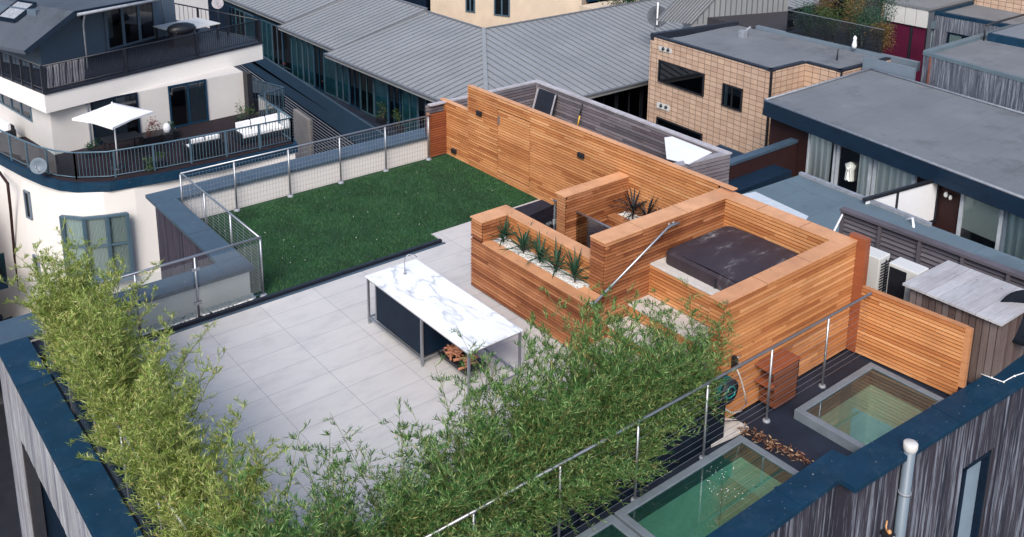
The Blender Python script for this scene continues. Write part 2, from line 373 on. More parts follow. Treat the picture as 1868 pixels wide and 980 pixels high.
def slats(mb, a, b, z0, z1, normal, pitch=.066, th=.026, gap=.018, mi=0, back=1, top=None, ln=(.5, 1.9), backt=.05):
    """horizontal boards on the face a->b (plan), standing proud along normal; backing board behind"""
    a = Vector(a[:2]); b = Vector(b[:2]); L = (b-a).length; d = (b-a)/L; nn = Vector(normal[:2]).normalized()
    q = [a-nn*.001, b-nn*.001, b-nn*backt, a-nn*backt]
    if back is not None: mb.prism(q, z0, z1, back)
    k = 0; z = z0+gap/2; n = max(1, round((z1-z0)/pitch)); pitch = (z1-z0)/n
    for k in range(n):
        z = z0+k*pitch+gap/2; s = -random.uniform(0, ln[1])
        while s < L:
            e = s+random.uniform(*ln)
            s0 = max(0, s); e0 = min(L, e)
            if L-e0 < .25: e0 = L; e = L
            if e0-s0 > .05:
                t = th+random.uniform(-.0015, .0015)
                p0 = a+d*(s0+.001); p1 = a+d*(e0-.001)
                mb.prism([p0, p1, p1+nn*t, p0+nn*t], z, z+pitch-gap, mi)
            s = e
def vboards(mb, a, b, z0, z1, normal, wdt=.13, th=.025, mi=0, back=1, gap=.014, holes=()):
    a = Vector(a[:2]); b = Vector(b[:2]); L = (b-a).length; d = (b-a)/L; nn = Vector(normal[:2]).normalized()
    n = max(1, round(L/wdt)); wd = L/n
    for k in range(n):
        s0 = k*wd+gap/2; s1 = (k+1)*wd-gap/2; segs = [(z0, z1)]
        for (h0, h1, hz0, hz1) in holes:
            if s1 > h0 and s0 < h1: segs = [sg for g0, g1 in segs for sg in ((g0, min(g1, hz0)), (max(g0, hz1), g1)) if sg[1]-sg[0] > .02]
        for g0, g1 in segs:
            t = th+random.uniform(-.004, .004); p0 = a+d*s0; p1 = a+d*s1
            mb.prism([p0, p1, p1+nn*t, p0+nn*t], g0, g1, mi)
def leaf(mb, p, d, L, w, mi=0, roll=None):
    d = d.normalized(); u = Vector((random.uniform(-1, 1), random.uniform(-1, 1), random.uniform(-.4, 1)))
    s = d.cross(u)
    if s.length < .05: s = d.cross(Vector((1, 0, .3)))
    s.normalize(); dr = Vector((0, 0, -1))*L*.12
    mb.face([p, p+d*L*.4+s*w/2, p+d*L+dr, p+d*L*.4-s*w/2], mi)
def pebbles(mb, poly_fn, n, z, r=(.018, .04), mi=0):
    for _ in range(n):
        x, y = poly_fn(); q = random.uniform(*r)
        mb.ball((x, y, z+q*.3), q, mi, (1, random.uniform(.7, 1.2), .6), 6, .15)

# ================================================================== SETTING
GZ = -16.0
mb = MB(); mb.box(-150, 500, -150, 600, GZ-.5, GZ); struct('ground', mb, 'asphalt')
mb = MB(); mb.box(2.93, 10.2, 7.95, 15.19, -.12, 0); mb.box(10.2, 13.49, 10.4, 15.19, -.12, 0); mb.box(10.5, 13.49, 15.19, 15.75, -.12, 0)
struct('terrace_paving', mb, 'paving')
mb = MB(); mb.box(6.45, 10.5, 15.4, 19.45, -.12, 0); mb.box(10.5, 13.5, 15.75, 19.45, -.12, 0); struct('lawn_base', mb, 'lawn_base')
# short blades of the artificial lawn
mb = MB(); rg = random.Random(3)
for _ in range(60000):
    x = rg.uniform(6.62, 13.48); y = rg.uniform(15.42, 19.3)
    if x > 10.5 and y < 15.77: continue
    a = rg.uniform(0, 6.283); h = rg.uniform(.022, .045); wd = .006; dx, dy = math.cos(a)*wd, math.sin(a)*wd
    k = len(mb.v); mb.v += [(x-dx, y-dy, 0), (x+dx, y+dy, 0), (x+rg.uniform(-.03, .03), y+rg.uniform(-.03, .03), h)]
    mb.f.append((k, k+1, k+2)); mb.m.append(0); mb.sm.append(False)
tag(mb.build('lawn', 'grass'), 'dark green artificial lawn between the mesh fences and the timber wall', 'lawn', None, 'stuff')
# pale petals lying on the grass
mb = MB()
for _ in range(26):
    x = rg.uniform(6.8, 13.2); y = rg.uniform(15.9, 19.1); mb.ball((x, y, .045), rg.uniform(.008, .014), 0, (1, 1, .4), 6)
tag(mb.build('petals', 'stone_white'), 'tiny pale petals scattered over the green lawn', 'petals', None, 'stuff')
mb = MB(); mb.box(2.93, 10.5, 15.19, 15.25, -.1, .012, 0); mb.box(2.93, 10.5, 15.25, 15.33, -.1, -.02, 1); mb.box(2.93, 10.5, 15.33, 15.4, -.1, .035, 2)
d = mb.build('drain_channel', ['slate_hi', 'black', 'edge_dark']); tag(d, 'long dark drainage channel between the pale paving and the lawn', 'drain')

# ================================================================== OUR BUILDING
B = empty('apartment_building', (9, 11, GZ), 'apartment block under the roof terrace with weathered grey timber cladding and dark blue copings', 'building')
# core volume
mb = MB()
mb.prism([(2.9, 6.05), (10.3, 6.05), (10.3, 7.4), (13.6, 7.4), (16.6, 7.4), (16.6, 19.9), (6.2, 19.9), (6.2, 16.1), (3.4, 16.1), (3.4, 17.38), (2.9, 17.38)], GZ, -1.7, 0)
mb.prism([(2.7, 7.55), (16.6, 7.72), (16.6, 19.9), (6.2, 19.9), (6.2, 16.1), (2.7, 16.1)], -1.7, -.13, 0)
mb.build('wall', 'dark_back', B)
# roof membrane with openings for the roof lights
mb = MB(); zr = -.03
mb.box(10.2, 11.36, 6.0, 7.82, -.25, zr); mb.box(13.3, 13.58, 5.75, 7.82, -.25, zr); mb.box(11.36, 13.3, 7.2, 7.82, -.25, zr); mb.box(11.36, 13.3, 5.85, 5.95, -.25, zr)
mb.box(2.9, 10.2, 7.36, 7.94, -.25, zr); mb.box(13.58, 17, 5.7, 12.9, -.25, zr); mb.box(13.66, 16.5, 12.9, 19.4, -.25, -.05)
mb.box(2.87, 2.95, 7.5, 15.5, -.25, -.12); mb.box(2.87, 3.45, 15.5, 16.64, -.3, -.13); mb.box(2.9, 5.0, 6.3, 7.36, -.25, zr)
mb.build('roof', 'membrane', B)
# copings (dark blue metal caps)
P1 = [P(1030, 1135, .2), P(1518, 820, .2), P(1541, 832, .2), P(1868, 640, .2)]
def coping(name, poly, z0, z1, mat='slate'):
    mb = MB(); mb.prism(poly, z0, z1); return mb.build(name, mat, B, .008)
coping('coping', [(2.40, 5.90), (10.42, 5.90), (10.42, 5.66), (17.6, 5.20), (17.6, 5.66), (10.9, 6.10), (10.86, 6.32), (2.86, 6.32)], .11, .2)
coping('coping', [(2.37, 6.33), (2.86, 6.33), (2.86, 16.64), (2.37, 16.64)], -.10, 0.0)
coping('coping', [(2.37, 16.65), (3.5, 16.65), (3.5, 17.45), (2.37, 17.45)], -.10, 0.0, 'slate_hi')
coping('coping', [(3.3, 15.55), (6.5, 15.55), (6.5, 16.1), (3.3, 16.1)], .52, .6, 'slate_hi')
coping('coping', [(6.03, 16.11), (6.5, 16.11), (6.5, 19.44), (6.03, 19.44)], .52, .6, 'slate_hi')
coping('coping', [(6.03, 19.45), (13.6, 19.45), (13.6, 20.05), (6.03, 20.05)], .52, .6, 'slate_hi')
# white rendered inner faces of the parapets
mb = MB(); mb.box(3.3, 6.44, 15.66, 16.0, -.1, .519); mb.box(6.2, 6.44, 16.0, 19.5, -.1, .519); mb.box(6.44, 13.5, 19.52, 19.9, -.1, .519)
mb.build('parapet', 'render_white', B)
mb = MB(); mb.box(2.6, 2.8, 6.4, 16, -.4, -.11); mb.box(2.6, 10.7, 6.0, 6.25, -.4, .10); mb.prism([(10.6, 5.86), (17.5, 5.43), (17.5, 5.62), (10.8, 6.05)], -.4, .10)
mb.build('parapet', 'slate_dk', B)
# standing joints in the copings
for (xa, ya, xb, yb, z) in [(2.36, y, 2.87, y, .0) for y in (15.2, 12.7, 10.2)]+[(x, 5.89, x, 6.33, .2) for x in (4.4, 7.0, 9.6)]+[(12.9, 5.50, 12.93, 5.97, .2), (15.2, 5.35, 15.23, 5.82, .2), (6.02, 17.6, 6.51, 17.6, .6), (4.6, 15.54, 4.6, 16.11, .6)]+[(x, 19.44, x, 20.06, .6) for x in (8.2, 10.6)]:
    mb = MB(); mb.beam((xa, ya, z), (xb, yb, z), .05, .012); mb.build('coping_joint', 'slate' if z < .5 else 'slate_hi', B)
# cladding
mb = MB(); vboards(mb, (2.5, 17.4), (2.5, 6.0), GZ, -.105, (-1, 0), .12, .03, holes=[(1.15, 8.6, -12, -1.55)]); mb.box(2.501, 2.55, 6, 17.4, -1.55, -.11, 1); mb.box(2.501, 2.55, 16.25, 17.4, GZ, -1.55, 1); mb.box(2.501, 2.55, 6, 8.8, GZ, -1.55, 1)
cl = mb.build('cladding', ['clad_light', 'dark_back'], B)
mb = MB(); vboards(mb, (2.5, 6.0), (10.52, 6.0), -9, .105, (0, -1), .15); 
mb.build('cladding', ['clad_shaded', 'dark_back'], B)
# right-hand face, slightly turned, with a window opening
a0 = Vector((10.52, 5.78)); a1 = Vector((17.5, 5.34)); LD = (a1-a0).normalized(); wx0, wx1, wz0, wz1 = 2.86, 3.62, -3.2, -.86
mb = MB(); mb.box(10.5, 10.52, 5.78, 6.0, -9, .105, 0)
vboards(mb, a0, a1, -9, .105, (LD.y, -LD.x), .15, holes=[(wx0, wx1, wz0, wz1)])
bk = Vector((-LD.y, LD.x))*.02; mb.prism([a0, a0+LD*wx0, a0+LD*wx0+bk, a0+bk], -9, .1, 1); mb.prism([a0+LD*wx1, a1, a1+bk, a0+LD*wx1+bk], -9, .1, 1)
mb.prism([a0+LD*wx0, a0+LD*wx1, a0+LD*wx1+bk, a0+LD*wx0+bk], wz1, .1, 1)
mb.build('cladding', ['clad_shaded', 'dark_back'], B)
mb = MB()
def wq(s, dp, z): v = a0+LD*s+Vector((-LD.y, LD.x))*dp; return (v.x, v.y, z)
for s0, s1, za, zb in ((wx0, wx0+.09, wz0, wz1), (wx1-.05, wx1, wz0, wz1), (wx0, wx1, wz1-.07, wz1)):
    mb.prism([wq(s0, -.03, 0)[:2], wq(s1, -.03, 0)[:2], wq(s1, .12, 0)[:2], wq(s0, .12, 0)[:2]], za, zb)
wf = mb.build('window', 'slate_dk', B)
mb = MB(); mb.face([wq(wx0+.09, .08, wz0), wq(wx1-.05, .08, wz0), wq(wx1-.05, .08, wz1-.07), wq(wx0+.09, .08, wz1-.07)]); mb.build('pane', plain('pane_blind', (.22, .29, .36), .25, 0, .1), wf)
mb = MB(); mb.box(2.75, 2.89, 6.5, 16.6, -13, -1.5); mb.build('recess', 'slate_dk', B)
# dark boards in the notch beside the white house
mb = MB(); vboards(mb, (6.2, 16.1), (6.2, 19.9), -9, .51, (-1, 0), .14, .03); vboards(mb, (3.4, 16.1), (6.16, 16.1), -9, .51, (0, 1), .14, .02)
mb.build('cladding', ['clad_plum', 'dark_back'], B)

# vent pipe in front of the right-hand face
v = empty('vent_pipe', (11.64, 5.62, -4), 'grey plastic vent pipe with a flared white cap rising above the blue coping', 'pipe')
mb = MB(); mb.tube([(11.64, 5.60, -6), (11.64, 5.60, .30)], .078, 16); mb.build('pipe', 'plastic_grey', v)
mb = MB(); mb.lathe((11.64, 5.60, .24), [(.079, 0), (.088, .01), (.098, .05), (.098, .115), (.09, .125), (.0, .13)], 20); mb.build('cap', 'plastic_white', v)
for zz in (-.45, -1.55):
    mb = MB(); mb.lathe((11.64, 5.60, zz), [(.08, 0), (.092, 0), (.092, .03), (.08, .03)], 16); mb.beam((11.64, 5.66, zz+.015), (11.64, 5.8, zz+.015), .02, .02); mb.build('bracket', 'lead', v)
v = empty('security_light', (11.30, 5.68, -1), 'small black outdoor lamp fixed low on the dark cladding beside the vent pipe', 'lamp')
mb = MB(); mb.box(11.24, 11.38, 5.52, 5.66, -1.05, -.93); mb.box(11.28, 11.34, 5.64, 5.75, -1.0, -.95); mb.build('housing', 'black', v, .01)
mb = MB(); mb.tube([(11.31, 5.62, -.93), (11.31, 5.64, -.86), (11.36, 5.66, -.8)], .012); mb.ball((11.30, 5.58, -.9), .035); mb.build('arm', 'orange', v)
mb = MB(); mb.lathe((11.31, 5.52, -.99), [(.0, -.012), (.035, -.01), (.045, 0)], 14, axis=(0, 1, 0)); mb.build('lens', 'white_paint', v)
# white cable pegged over the coping at the far right
cb = MB(); pts = [P(x, y, .215) for x, y in ((1789, 682), (1808, 689), (1830, 697), (1850, 686), (1866, 681), (1876, 676))]
cb.tube(pts, .008, 6); [cb.ball(P(x, y, .22), .017) for x, y in ((1809, 689), (1831, 697), (1851, 686))]
tag(cb.build('cable', 'white_paint'), 'thin white cable pegged across the dark blue coping by the shed', 'cable')

# ================================================================== TIMBER WALLS OF THE TERRACE
W1 = empty('timber_wall', (13.55, 15, 0), 'tall wall of new orange cedar slats running along the far side of the lawn', 'wall')
mb = MB()
ytop = [(19.68, 18.48, 1.43), (18.48, 17.30, 2.07), (16.08, 10.66, 2.07)]
for ya, yb, zt in ytop: slats(mb, (13.5, ya), (13.5, yb), 0, zt-.035, (-1, 0), .064)
slats(mb, (13.5, 17.30), (13.5, 16.08), 1.78, 2.035, (-1, 0), .064); slats(mb, (13.5, 17.30), (13.5, 16.08), 0, .19, (-1, 0), .064)
mb.build('slat_panel', ['cedar', 'wood_back'], W1)
mb = MB(); slats(mb, (13.5, 17.28), (13.5, 16.10), .205, 1.765, (-1, 0), .0645, ln=(3, 4), backt=.04)
dr = mb.build('door', ['cedar', 'wood_back'], W1)
mb = MB(); mb.box(13.44, 13.478, 17.20, 17.235, 1.42, 1.62); mb.build('handle', 'steel_dull', dr)
mb = MB(); mb.box(13.47, 13.60, 18.49, 19.70, 1.405, 1.43); mb.box(13.47, 13.60, 10.3, 18.5, 2.045, 2.07); mb.box(13.478, 13.60, 18.475, 18.50, 1.43, 2.044); mb.build('cap', 'cedar_cap', W1, .003)
mb = MB(); slats(mb, (12.96, 19.44), (13.478, 19.44), .02, 1.17, (0, -1), .064); mb.box(12.93, 12.958, 19.40, 19.5, 0, 1.2, 2); mb.build('return_panel', ['cedar_red', 'wood_back', 'cedar_end'], W1)
lamps = [((13.5, 17.99, 1.49), 'small dark wall lamp high on the orange timber wall, left of the hidden door'),
         ((13.5, 14.34, 1.51), 'small dark wall lamp midway along the orange timber wall, right of the hidden door'),
         ((13.5, 19.06, .19), 'small dark wall lamp low down near the lawn corner')]
for k, (p, lb) in enumerate(lamps):
    e = empty('wall_lamp', p, lb, 'lamp', 'wall lamps on the timber wall')
    x, y, z = p; mb = MB(); mb.box(x-.085, x-.025, y-.09, y+.09, z-.055, z+.055); mb.build('housing', 'black', e, .006)
    mb = MB(); mb.box(x-.024, x-.02, y-.105, y+.105, z-.07, z+.07); mb.build('back_plate', 'steel_dull', e)
# hot tub enclosure
T = empty('hot_tub_enclosure', (11.8, 9.2, 0), 'orange cedar clad enclosure around the raised hot tub with broad pale caps', 'enclosure')
mb = MB()
slats(mb, (9.87, 10.3), (11.34, 10.3), 0, .99, (0, -1), .062)
slats(mb, (10.25, 10.3), (13.26, 10.3), .99, 1.96, (0, -1), .062, backt=.28)
slats(mb, (10.25, 10.3), (10.25, 10.62), 1.04, 1.96, (-1, 0), .062, back=None)
mb.build('slat_panel', ['cedar_brown', 'wood_back'], T)
mb = MB(); slats(mb, (13.26, 10.28), (13.26, 8.12), 1.25, 1.96, (-1, 0), .062, backt=.28); slats(mb, (13.55, 10.58), (13.55, 8.12), .0, 1.96, (1, 0), .066, back=None); mb.build('slat_panel', ['cedar', 'wood_back'], T)
mb = MB(); slats(mb, (10.25, 7.85), (13.56, 7.85), 0, 1.96, (0, -1), .066, backt=.24, ln=(1.0, 2.2)); slats(mb, (10.25, 8.09), (10.25, 7.85), 0, 1.96, (-1, 0), .066, back=None); mb.build('slat_panel', ['cedar', 'wood_back'], T)
mb = MB(); slats(mb, (11.34, 10.28), (11.34, 8.1), .70, 1.26, (-1, 0), .062); mb.build('slat_panel', ['cedar', 'wood_back'], T)
mb = MB(); mb.box(10.22, 13.24, 10.27, 10.63, 1.962, 1.99); mb.box(13.24, 13.58, 7.82, 10.63, 1.962, 1.99); mb.box(10.22, 13.24, 7.82, 8.11, 1.962, 1.99); mb.build('cap', 'cedar_cap', T, .004)
mb = MB(); mb.box(11.31, 11.55, 8.12, 10.27, 1.262, 1.30); mb.box(11.55, 13.2, 10.15, 10.27, 1.262, 1.298); mb.build('ledge', 'beige_stone', T, .006)
mb = MB(); mb.box(13.57, 13.70, 7.66, 7.98, 0, 2.05); mb.build('end_post', 'cedar_red', T, .005)
# steps
ST = empty('timber_steps', (10.8, 9.2, 0), 'three broad stone topped timber steps climbing to the hot tub behind the bamboo', 'steps')
for k, (x0, x1, z) in enumerate(((10.83, 11.318, .70), (10.36, 10.828, .47), (9.9, 10.358, .24))):
    mb = MB(); slats(mb, (x0+.02, 10.27), (x0+.02, 8.12), 0 if k == 2 else z-.23, z-.03, (-1, 0), .062); mb.box(x0+.03, x1, 8.12, 10.27, 0, z-.035, 1); r_ = mb.build('riser', ['cedar', 'wood_back'], ST)
    mb = MB(); mb.box(x0-.02, x1, 8.11, 10.275, z-.03, z); mb.build('tread', 'beige_stone', ST, .005)
# hot tub
HT = empty('hot_tub', (12.3, 9.2, .7), 'square hot tub under a dark brown folding vinyl cover streaked with chalk', 'hot tub')
mb = MB(); mb.box(11.6, 13.15, 8.2, 10.1, .72, 1.27); mb.build('shell', 'black', HT)
def rrect(x0, x1, y0, y1, r, n=6):
    pts = []
    for cx, cy, a in ((x1-r, y1-r, 0), (x0+r, y1-r, 90), (x0+r, y0+r, 180), (x1-r, y0+r, 270)):
        for k in range(n+1): t = R(a+90*k/n); pts.append((cx+r*math.cos(t), cy+r*math.sin(t)))
    return pts
for (y0, y1) in ((8.14, 10.17),):
    o = rrect(11.5, 13.22, y0, y1, .16, 8); mb = MB()
    def rise(x, y): return 1.53+.022*(1-abs(y-9.18)/1.05)
    k = len(o); ins = [((x-12.35)*.94+12.35, (y-(y0+y1)/2)*.95+(y0+y1)/2) for x, y in o]
    rings = [[(x, y, 1.29) for x, y in o], [(x, y, rise(x, y)-.04) for x, y in o], [(x, y, rise(x, y)) for x, y in ins]]
    for a_, b_ in zip(rings, rings[1:]):
        for i in range(k): mb.face([a_[i], a_[(i+1) % k], b_[(i+1) % k], b_[i]], 0)
    top_ = rings[-1]; ia = min(range(k), key=lambda i: abs(top_[i][1]-9.16)+(0 if top_[i][0] < 12.3 else 9)); ib = min(range(k), key=lambda i: abs(top_[i][1]-9.16)+(0 if top_[i][0] > 12.3 else 9))
    rl, rr_ = (11.55, 9.155, 1.556), (13.17, 9.155, 1.556); up_ = [p for p in top_ if p[1] > 9.16]; lo_ = [p for p in top_ if p[1] < 9.16]
    us = sorted([p for p in up_], key=lambda p: math.atan2(p[1]-9.155, p[0]-12.36)); ls = sorted([p for p in lo_], key=lambda p: math.atan2(p[1]-9.155, p[0]-12.36))
    mb.face([rr_]+us+[rl]); mb.face([rl]+ls+[rr_]); cv = mb.build('cover', 'vinyl', HT, .012)
    if y0 < 9:
        mb = MB(); mb.box(11.482, 11.496, 8.6, 8.64, 1.16, 1.46); mb.box(11.482, 11.496, 9.0, 9.03, 1.2, 1.46); mb.build('strap', 'black', cv)
# handrail on the tub wall
# joints where the boards of the cap meet
for (xa, ya, xb, yb) in [(x, 10.268, x, 10.632) for x in (11.1, 12.2)]+[(13.238, y, 13.582, y) for y in (9.6, 8.7)]+[(x, 7.818, x, 8.112) for x in (11.2, 12.3)]:
    mb = MB(); mb.beam((xa, ya, 1.9895), (xb, yb, 1.9895), .006, .004); mb.build('cap_joint', 'wood_back', T)
hr = empty('handrail', (10.8, 10.2, 1), 'polished steel handrail slanting up the timber wall beside the steps', 'handrail')
mb = MB(); mb.tube([(9.9, 10.19, 1.02), (11.6, 10.19, 1.88), (11.68, 10.19, 1.90), (11.9, 10.19, 1.90)], .021, 12); mb.ball((9.9, 10.19, 1.02), .024); mb.build('rail', 'steel', hr)
for x, z in ((9.95, 1.03), (11.75, 1.9), (11.86, 1.9)):
    mb = MB(); mb.tube([(x, 10.19, z), (x, 10.275, z-.02)], .012); mb.lathe((x, 10.272, z-.02), [(0, -.01), (.035, -.01), (.035, 0)], 12, axis=(0, 1, 0)); mb.build('bracket', 'steel_dull', hr)
# front planter
PL = empty('planter_box', (10.2, 11.9, 0), 'long orange timber planter facing the kitchen counter, filled with white pebbles and spiky plants', 'planter')
mb = MB(); slats(mb, (9.87, 13.42), (9.87, 10.302), .03, 1.0, (-1, 0), .062, ln=(1.6, 3.2)); mb.build('front_panel', ['cedar_brown', 'wood_back'], PL)
mb = MB(); slats(mb, (9.87, 13.42), (9.87, 13.1), 1.03, 1.40, (-1, 0), .062); slats(mb, (9.88, 13.1), (10.42, 13.1), 1.0, 1.40, (0, -1), .062, backt=.3); mb.build('end_block', ['cedar_brown', 'wood_back'], PL)
mb = MB(); slats(mb, (10.45, 13.08), (10.45, 10.63), .95, 1.40, (-1, 0), .062, backt=.2); slats(mb, (10.66, 10.63), (10.66, 13.42), 0, 1.40, (1, 0), .064, back=None); mb.build('back_panel', ['cedar', 'wood_back'], PL)
mb = MB(); mb.box(9.84, 10.42, 13.08, 13.44, 1.402, 1.43); mb.box(10.42, 10.69, 10.63, 13.44, 1.402, 1.43); mb.box(9.84, 10.06, 10.302, 13.07, 1.002, 1.035); mb.box(10.06, 10.23, 10.302, 10.72, 1.002, 1.033); mb.build('cap', 'cedar_cap', PL, .004)
mb = MB(); mb.box(9.9, 10.40, 10.65, 13.07, .2, .92); mb.build('soil', 'soil', PL)
mb = MB(); pebbles(mb, lambda: (random.uniform(10.07, 10.43), random.uniform(10.74, 13.06)), 1500, .925)
tag(mb.build('white_pebbles', 'stone_white'), 'bed of small white pebbles in the long front planter', 'pebbles', None, 'stuff')
def spiky(name, p, h, n, mat, label, group, seed, w=.028):
    random.seed(seed); e = empty(name, p, label, 'plant', group); mb = MB(); x, y, z = p
    mb.tube([(x, y, z-.03), (x+.01, y, z+h*.28)], .014, 6); st = mb.build('stem', 'bark', e); mb = MB()
    for i in range(n):
        a = i*2.4+random.uniform(-.3, .3); el = random.uniform(.25, 1.35); L = h*random.uniform(.6, .95); b0 = Vector((x, y, z+h*random.uniform(.06, .34)))
        d = Vector((math.cos(a)*math.cos(el), math.sin(a)*math.cos(el), math.sin(el))); s = Vector((-math.sin(a), math.cos(a), 0)); pr = None
        for q in range(5):
            t = q/4; c_ = b0+d*L*t+Vector((0, 0, -1))*L*.28*t*t*math.cos(el); wd = w*(1-t)**.6*(.6+1.2*t if t < .4 else 1.05)
            cur = (c_-s*wd/2, c_+Vector((0, 0, -wd*.3)), c_+s*wd/2)
            if pr: mb.face([pr[0], pr[1], cur[1], cur[0]]); mb.face([pr[1], pr[2], cur[2], cur[1]])
            pr = cur
    mb.build('leaves', mat, e); return e
names = ['nearest the raised end block', 'second from the raised end block', 'in the middle of the row', 'second from the handrail', 'nearest the handrail']
for i, (y, h) in enumerate(((12.98, .46), (12.40, .48), (11.94, .46), (11.50, .48), (11.02, .55))):
    spiky('yucca_plant', (10.27, y, .94), h*1.25, 32, 'leaf_dark', 'spiky green yucca in white pebbles, '+names[i], 'spiky plants in the front planter', 20+i, .042)
# dividing wall, corner planter
DW = empty('dividing_wall', (12.6, 13, 0), 'short orange timber dividing wall standing out from the tall timber wall', 'wall')
mb = MB(); slats(mb, (11.78, 12.95), (13.475, 12.95), 0, 1.47, (0, -1), .062, backt=.2); mb.build('slat_panel', ['cedar_brown', 'wood_back'], DW)
mb = MB(); slats(mb, (11.76, 13.16), (11.76, 12.93), 0, 1.47, (-1, 0), .062, back=None); slats(mb, (13.475, 13.16), (11.76, 13.16), 0, 1.47, (0, 1), .062, back=None); mb.build('slat_panel', ['cedar_end', 'wood_back'], DW)
mb = MB(); mb.box(11.72, 13.47, 12.91, 13.2, 1.472, 1.5); mb.build('cap', 'cedar_cap', DW, .004)
PC = empty('corner_planter', (13.1, 11.8, 0), 'built-in timber planter in the corner between the tall wall and the hot tub wall', 'planter')
mb = MB(); slats(mb, (12.92, 12.92), (12.92, 10.66), 0, .76, (-1, 0), .062); mb.build('front_panel', ['cedar_brown', 'wood_back'], PC)
mb = MB(); mb.box(12.89, 13.1, 10.66, 12.92, .762, .79); mb.build('cap', 'cedar_end', PC, .004)
mb = MB(); mb.box(13.0, 13.45, 10.66, 12.92, .1, .70); mb.build('soil', 'soil', PC)
mb = MB(); pebbles(mb, lambda: (random.uniform(13.11, 13.46), random.uniform(10.7, 12.9)), 700, .72)
tag(mb.build('white_pebbles', 'stone_white'), 'bed of small white pebbles in the corner planter by the tall wall', 'pebbles', None, 'stuff')
for i, (y, h, lb) in enumerate(((12.55, .85, 'tall dark spiky plant nearest the dividing wall in the corner planter'), (12.15, .68, 'middle dark spiky plant in the corner planter'), (11.65, .62, 'low dark spiky plant nearest the hot tub wall in the corner planter'))):
    spiky('spiky_plant', (13.24, y, .74), h, 30, 'leaf_black', lb, 'dark spiky plants in the corner planter', 40+i, .045)
# sunken dark basin with pale stones
BS = empty('stone_basin', (12.6, 14.6, 0), 'low black basin with pale stones on the paving behind the front planter', 'basin')
mb = MB(); mb.box(11.75, 13.45, 13.3, 15.6, .001, .06); mb.build('tray', 'membrane', BS, .01)
for (x, y, lb) in ((12.75, 14.35, 'pale coral-like stones in the middle of the black basin'), (12.55, 13.6, 'pale coral-like stones at the near corner of the black basin')):
    mb = MB(); random.seed(int(x*100))
    for _ in range(16): mb.ball((x+random.uniform(-.16, .16), y+random.uniform(-.12, .12), .08+random.uniform(0, .1)), random.uniform(.03, .06), 0, (1, 1, .8), 7, .25)
    tag(mb.build('stones', 'beige_stone'), lb, 'stones', 'stones in the black basin')
GR = empty('glass_rail', (12.05, 12.8, 0), 'short frameless glass screen with a steel top rail behind the front planter', 'balustrade')
mb = MB(); mb.tube([(12.05, 13.62, 1.1), (12.05, 10.66, 1.1)], .02, 10); mb.build('top_rail', 'steel', GR)
mb = MB(); mb.box(12.044, 12.056, 10.7, 13.6, .08, 1.08); mb.build('pane', 'g_clear', GR)
GR2 = empty('glass_rail', (11.4, 14.4, 0), 'dark edged glass pane standing between the planter and the lawn', 'balustrade')
mb = MB(); mb.beam((11.32, 13.5, 1.0), (12.04, 13.6, 1.0), .02, .02); mb.build('top_rail', 'black', GR2)
mb = MB(); mb.face([(11.32, 13.5, .08), (12.04, 13.6, .08), (12.04, 13.6, 1.0), (11.32, 13.5, 1.0)]); mb.build('pane', 'g_dark', GR2)
# low wall on the right
LW = empty('low_timber_wall', (13.6, 6.8, 0), 'low orange slatted wall beside the far roof light, ending in a chunky post', 'wall')
mb = MB(); slats(mb, (13.60, 7.82), (13.72, 5.98), 0, 1.19, (-1, -.065), .062, ln=(1.5, 2.4), backt=.06); mb.build('slat_panel', ['cedar', 'wood_back'], LW)
mb = MB(); mb.prism([(13.70, 5.98), (13.72, 5.90), (13.80, 5.90), (13.80, 5.98)], .2, 1.2); mb.prism([(13.585, 7.82), (13.70, 5.98), (13.79, 5.98), (13.66, 7.82)], 1.192, 1.215); mb.build('post', 'cedar_end', LW)

# ================================================================== OUTDOOR KITCHEN
K = empty('kitchen_counter', (8.15, 11.95, 0), 'outdoor kitchen counter with white marble top on a steel frame', 'counter')
X0, X1, Y0, Y1 = 7.62, 8.67, 10.45, 13.49
mb = MB(); mb.box(X0, X1, Y0, Y1, .882, .905); mb.build('worktop', 'marble', K, .002)
for x, y in ((X0+.03, Y0+.04), (X1-.03, Y0+.04), (X0+.03, Y1-.05), (X1-.03, Y1-.05), (X0+.03, 11.77), (X1-.03, 11.77)):
    mb = MB(); mb.box(x-.018, x+.018, y-.018, y+.018, .03, .88); mb.lathe((x, y, 0), [(.022, 0), (.022, .02), (.012, .025), (.012, .035)], 10); mb.build('leg', 'steel_dull', K)
mb = MB()
for z in (.865, .13):
    for x in (X0+.03, X1-.03): mb.box(x-.014, x+.014, (11.77 if z < .5 and x < 8 else Y0+.05), Y1-.06, z-.014, z+.014)
    for y in (Y0+.04, Y1-.05) + ((11.77,) if z < .5 else ()): mb.box(X0+.05, X1-.05, y-.0135, y+.0135, z-.0135, z+.0135)
mb.build('frame', 'steel_dull', K)
mb = MB(); mb.box(X0+.06, X1-.06, 11.80, Y1-.25, .15, .85); cb = mb.build('cabinet', 'slate_dk', K, .004)
mb = MB(); mb.box(X0+.045, X0+.058, 11.84, Y1-.30, .17, .84); mb.build('door', 'slate_dk', cb)
mb = MB(); mb.box(X0+.05, X0+.065, Y1-.27, Y1-.235, .16, .85); mb.build('trim', 'steel', cb)
mb = MB(); mb.box(X0+.3, X0+.75, Y0+.5, 11.72, .145, .165); mb.box(X0+.3, X0+.32, Y0+.5, 11.72, .165, .2); mb.build('shelf', 'black', K)
mb = MB(); mb.box(X0+.04, X1-.04, Y0+.048, Y0+.052, .835, .852); mb.build('trim', 'lead', K)
tp = empty('kitchen_tap', (8.28, 13.2, .905), 'slim curved steel tap at the far end of the marble counter', 'tap')
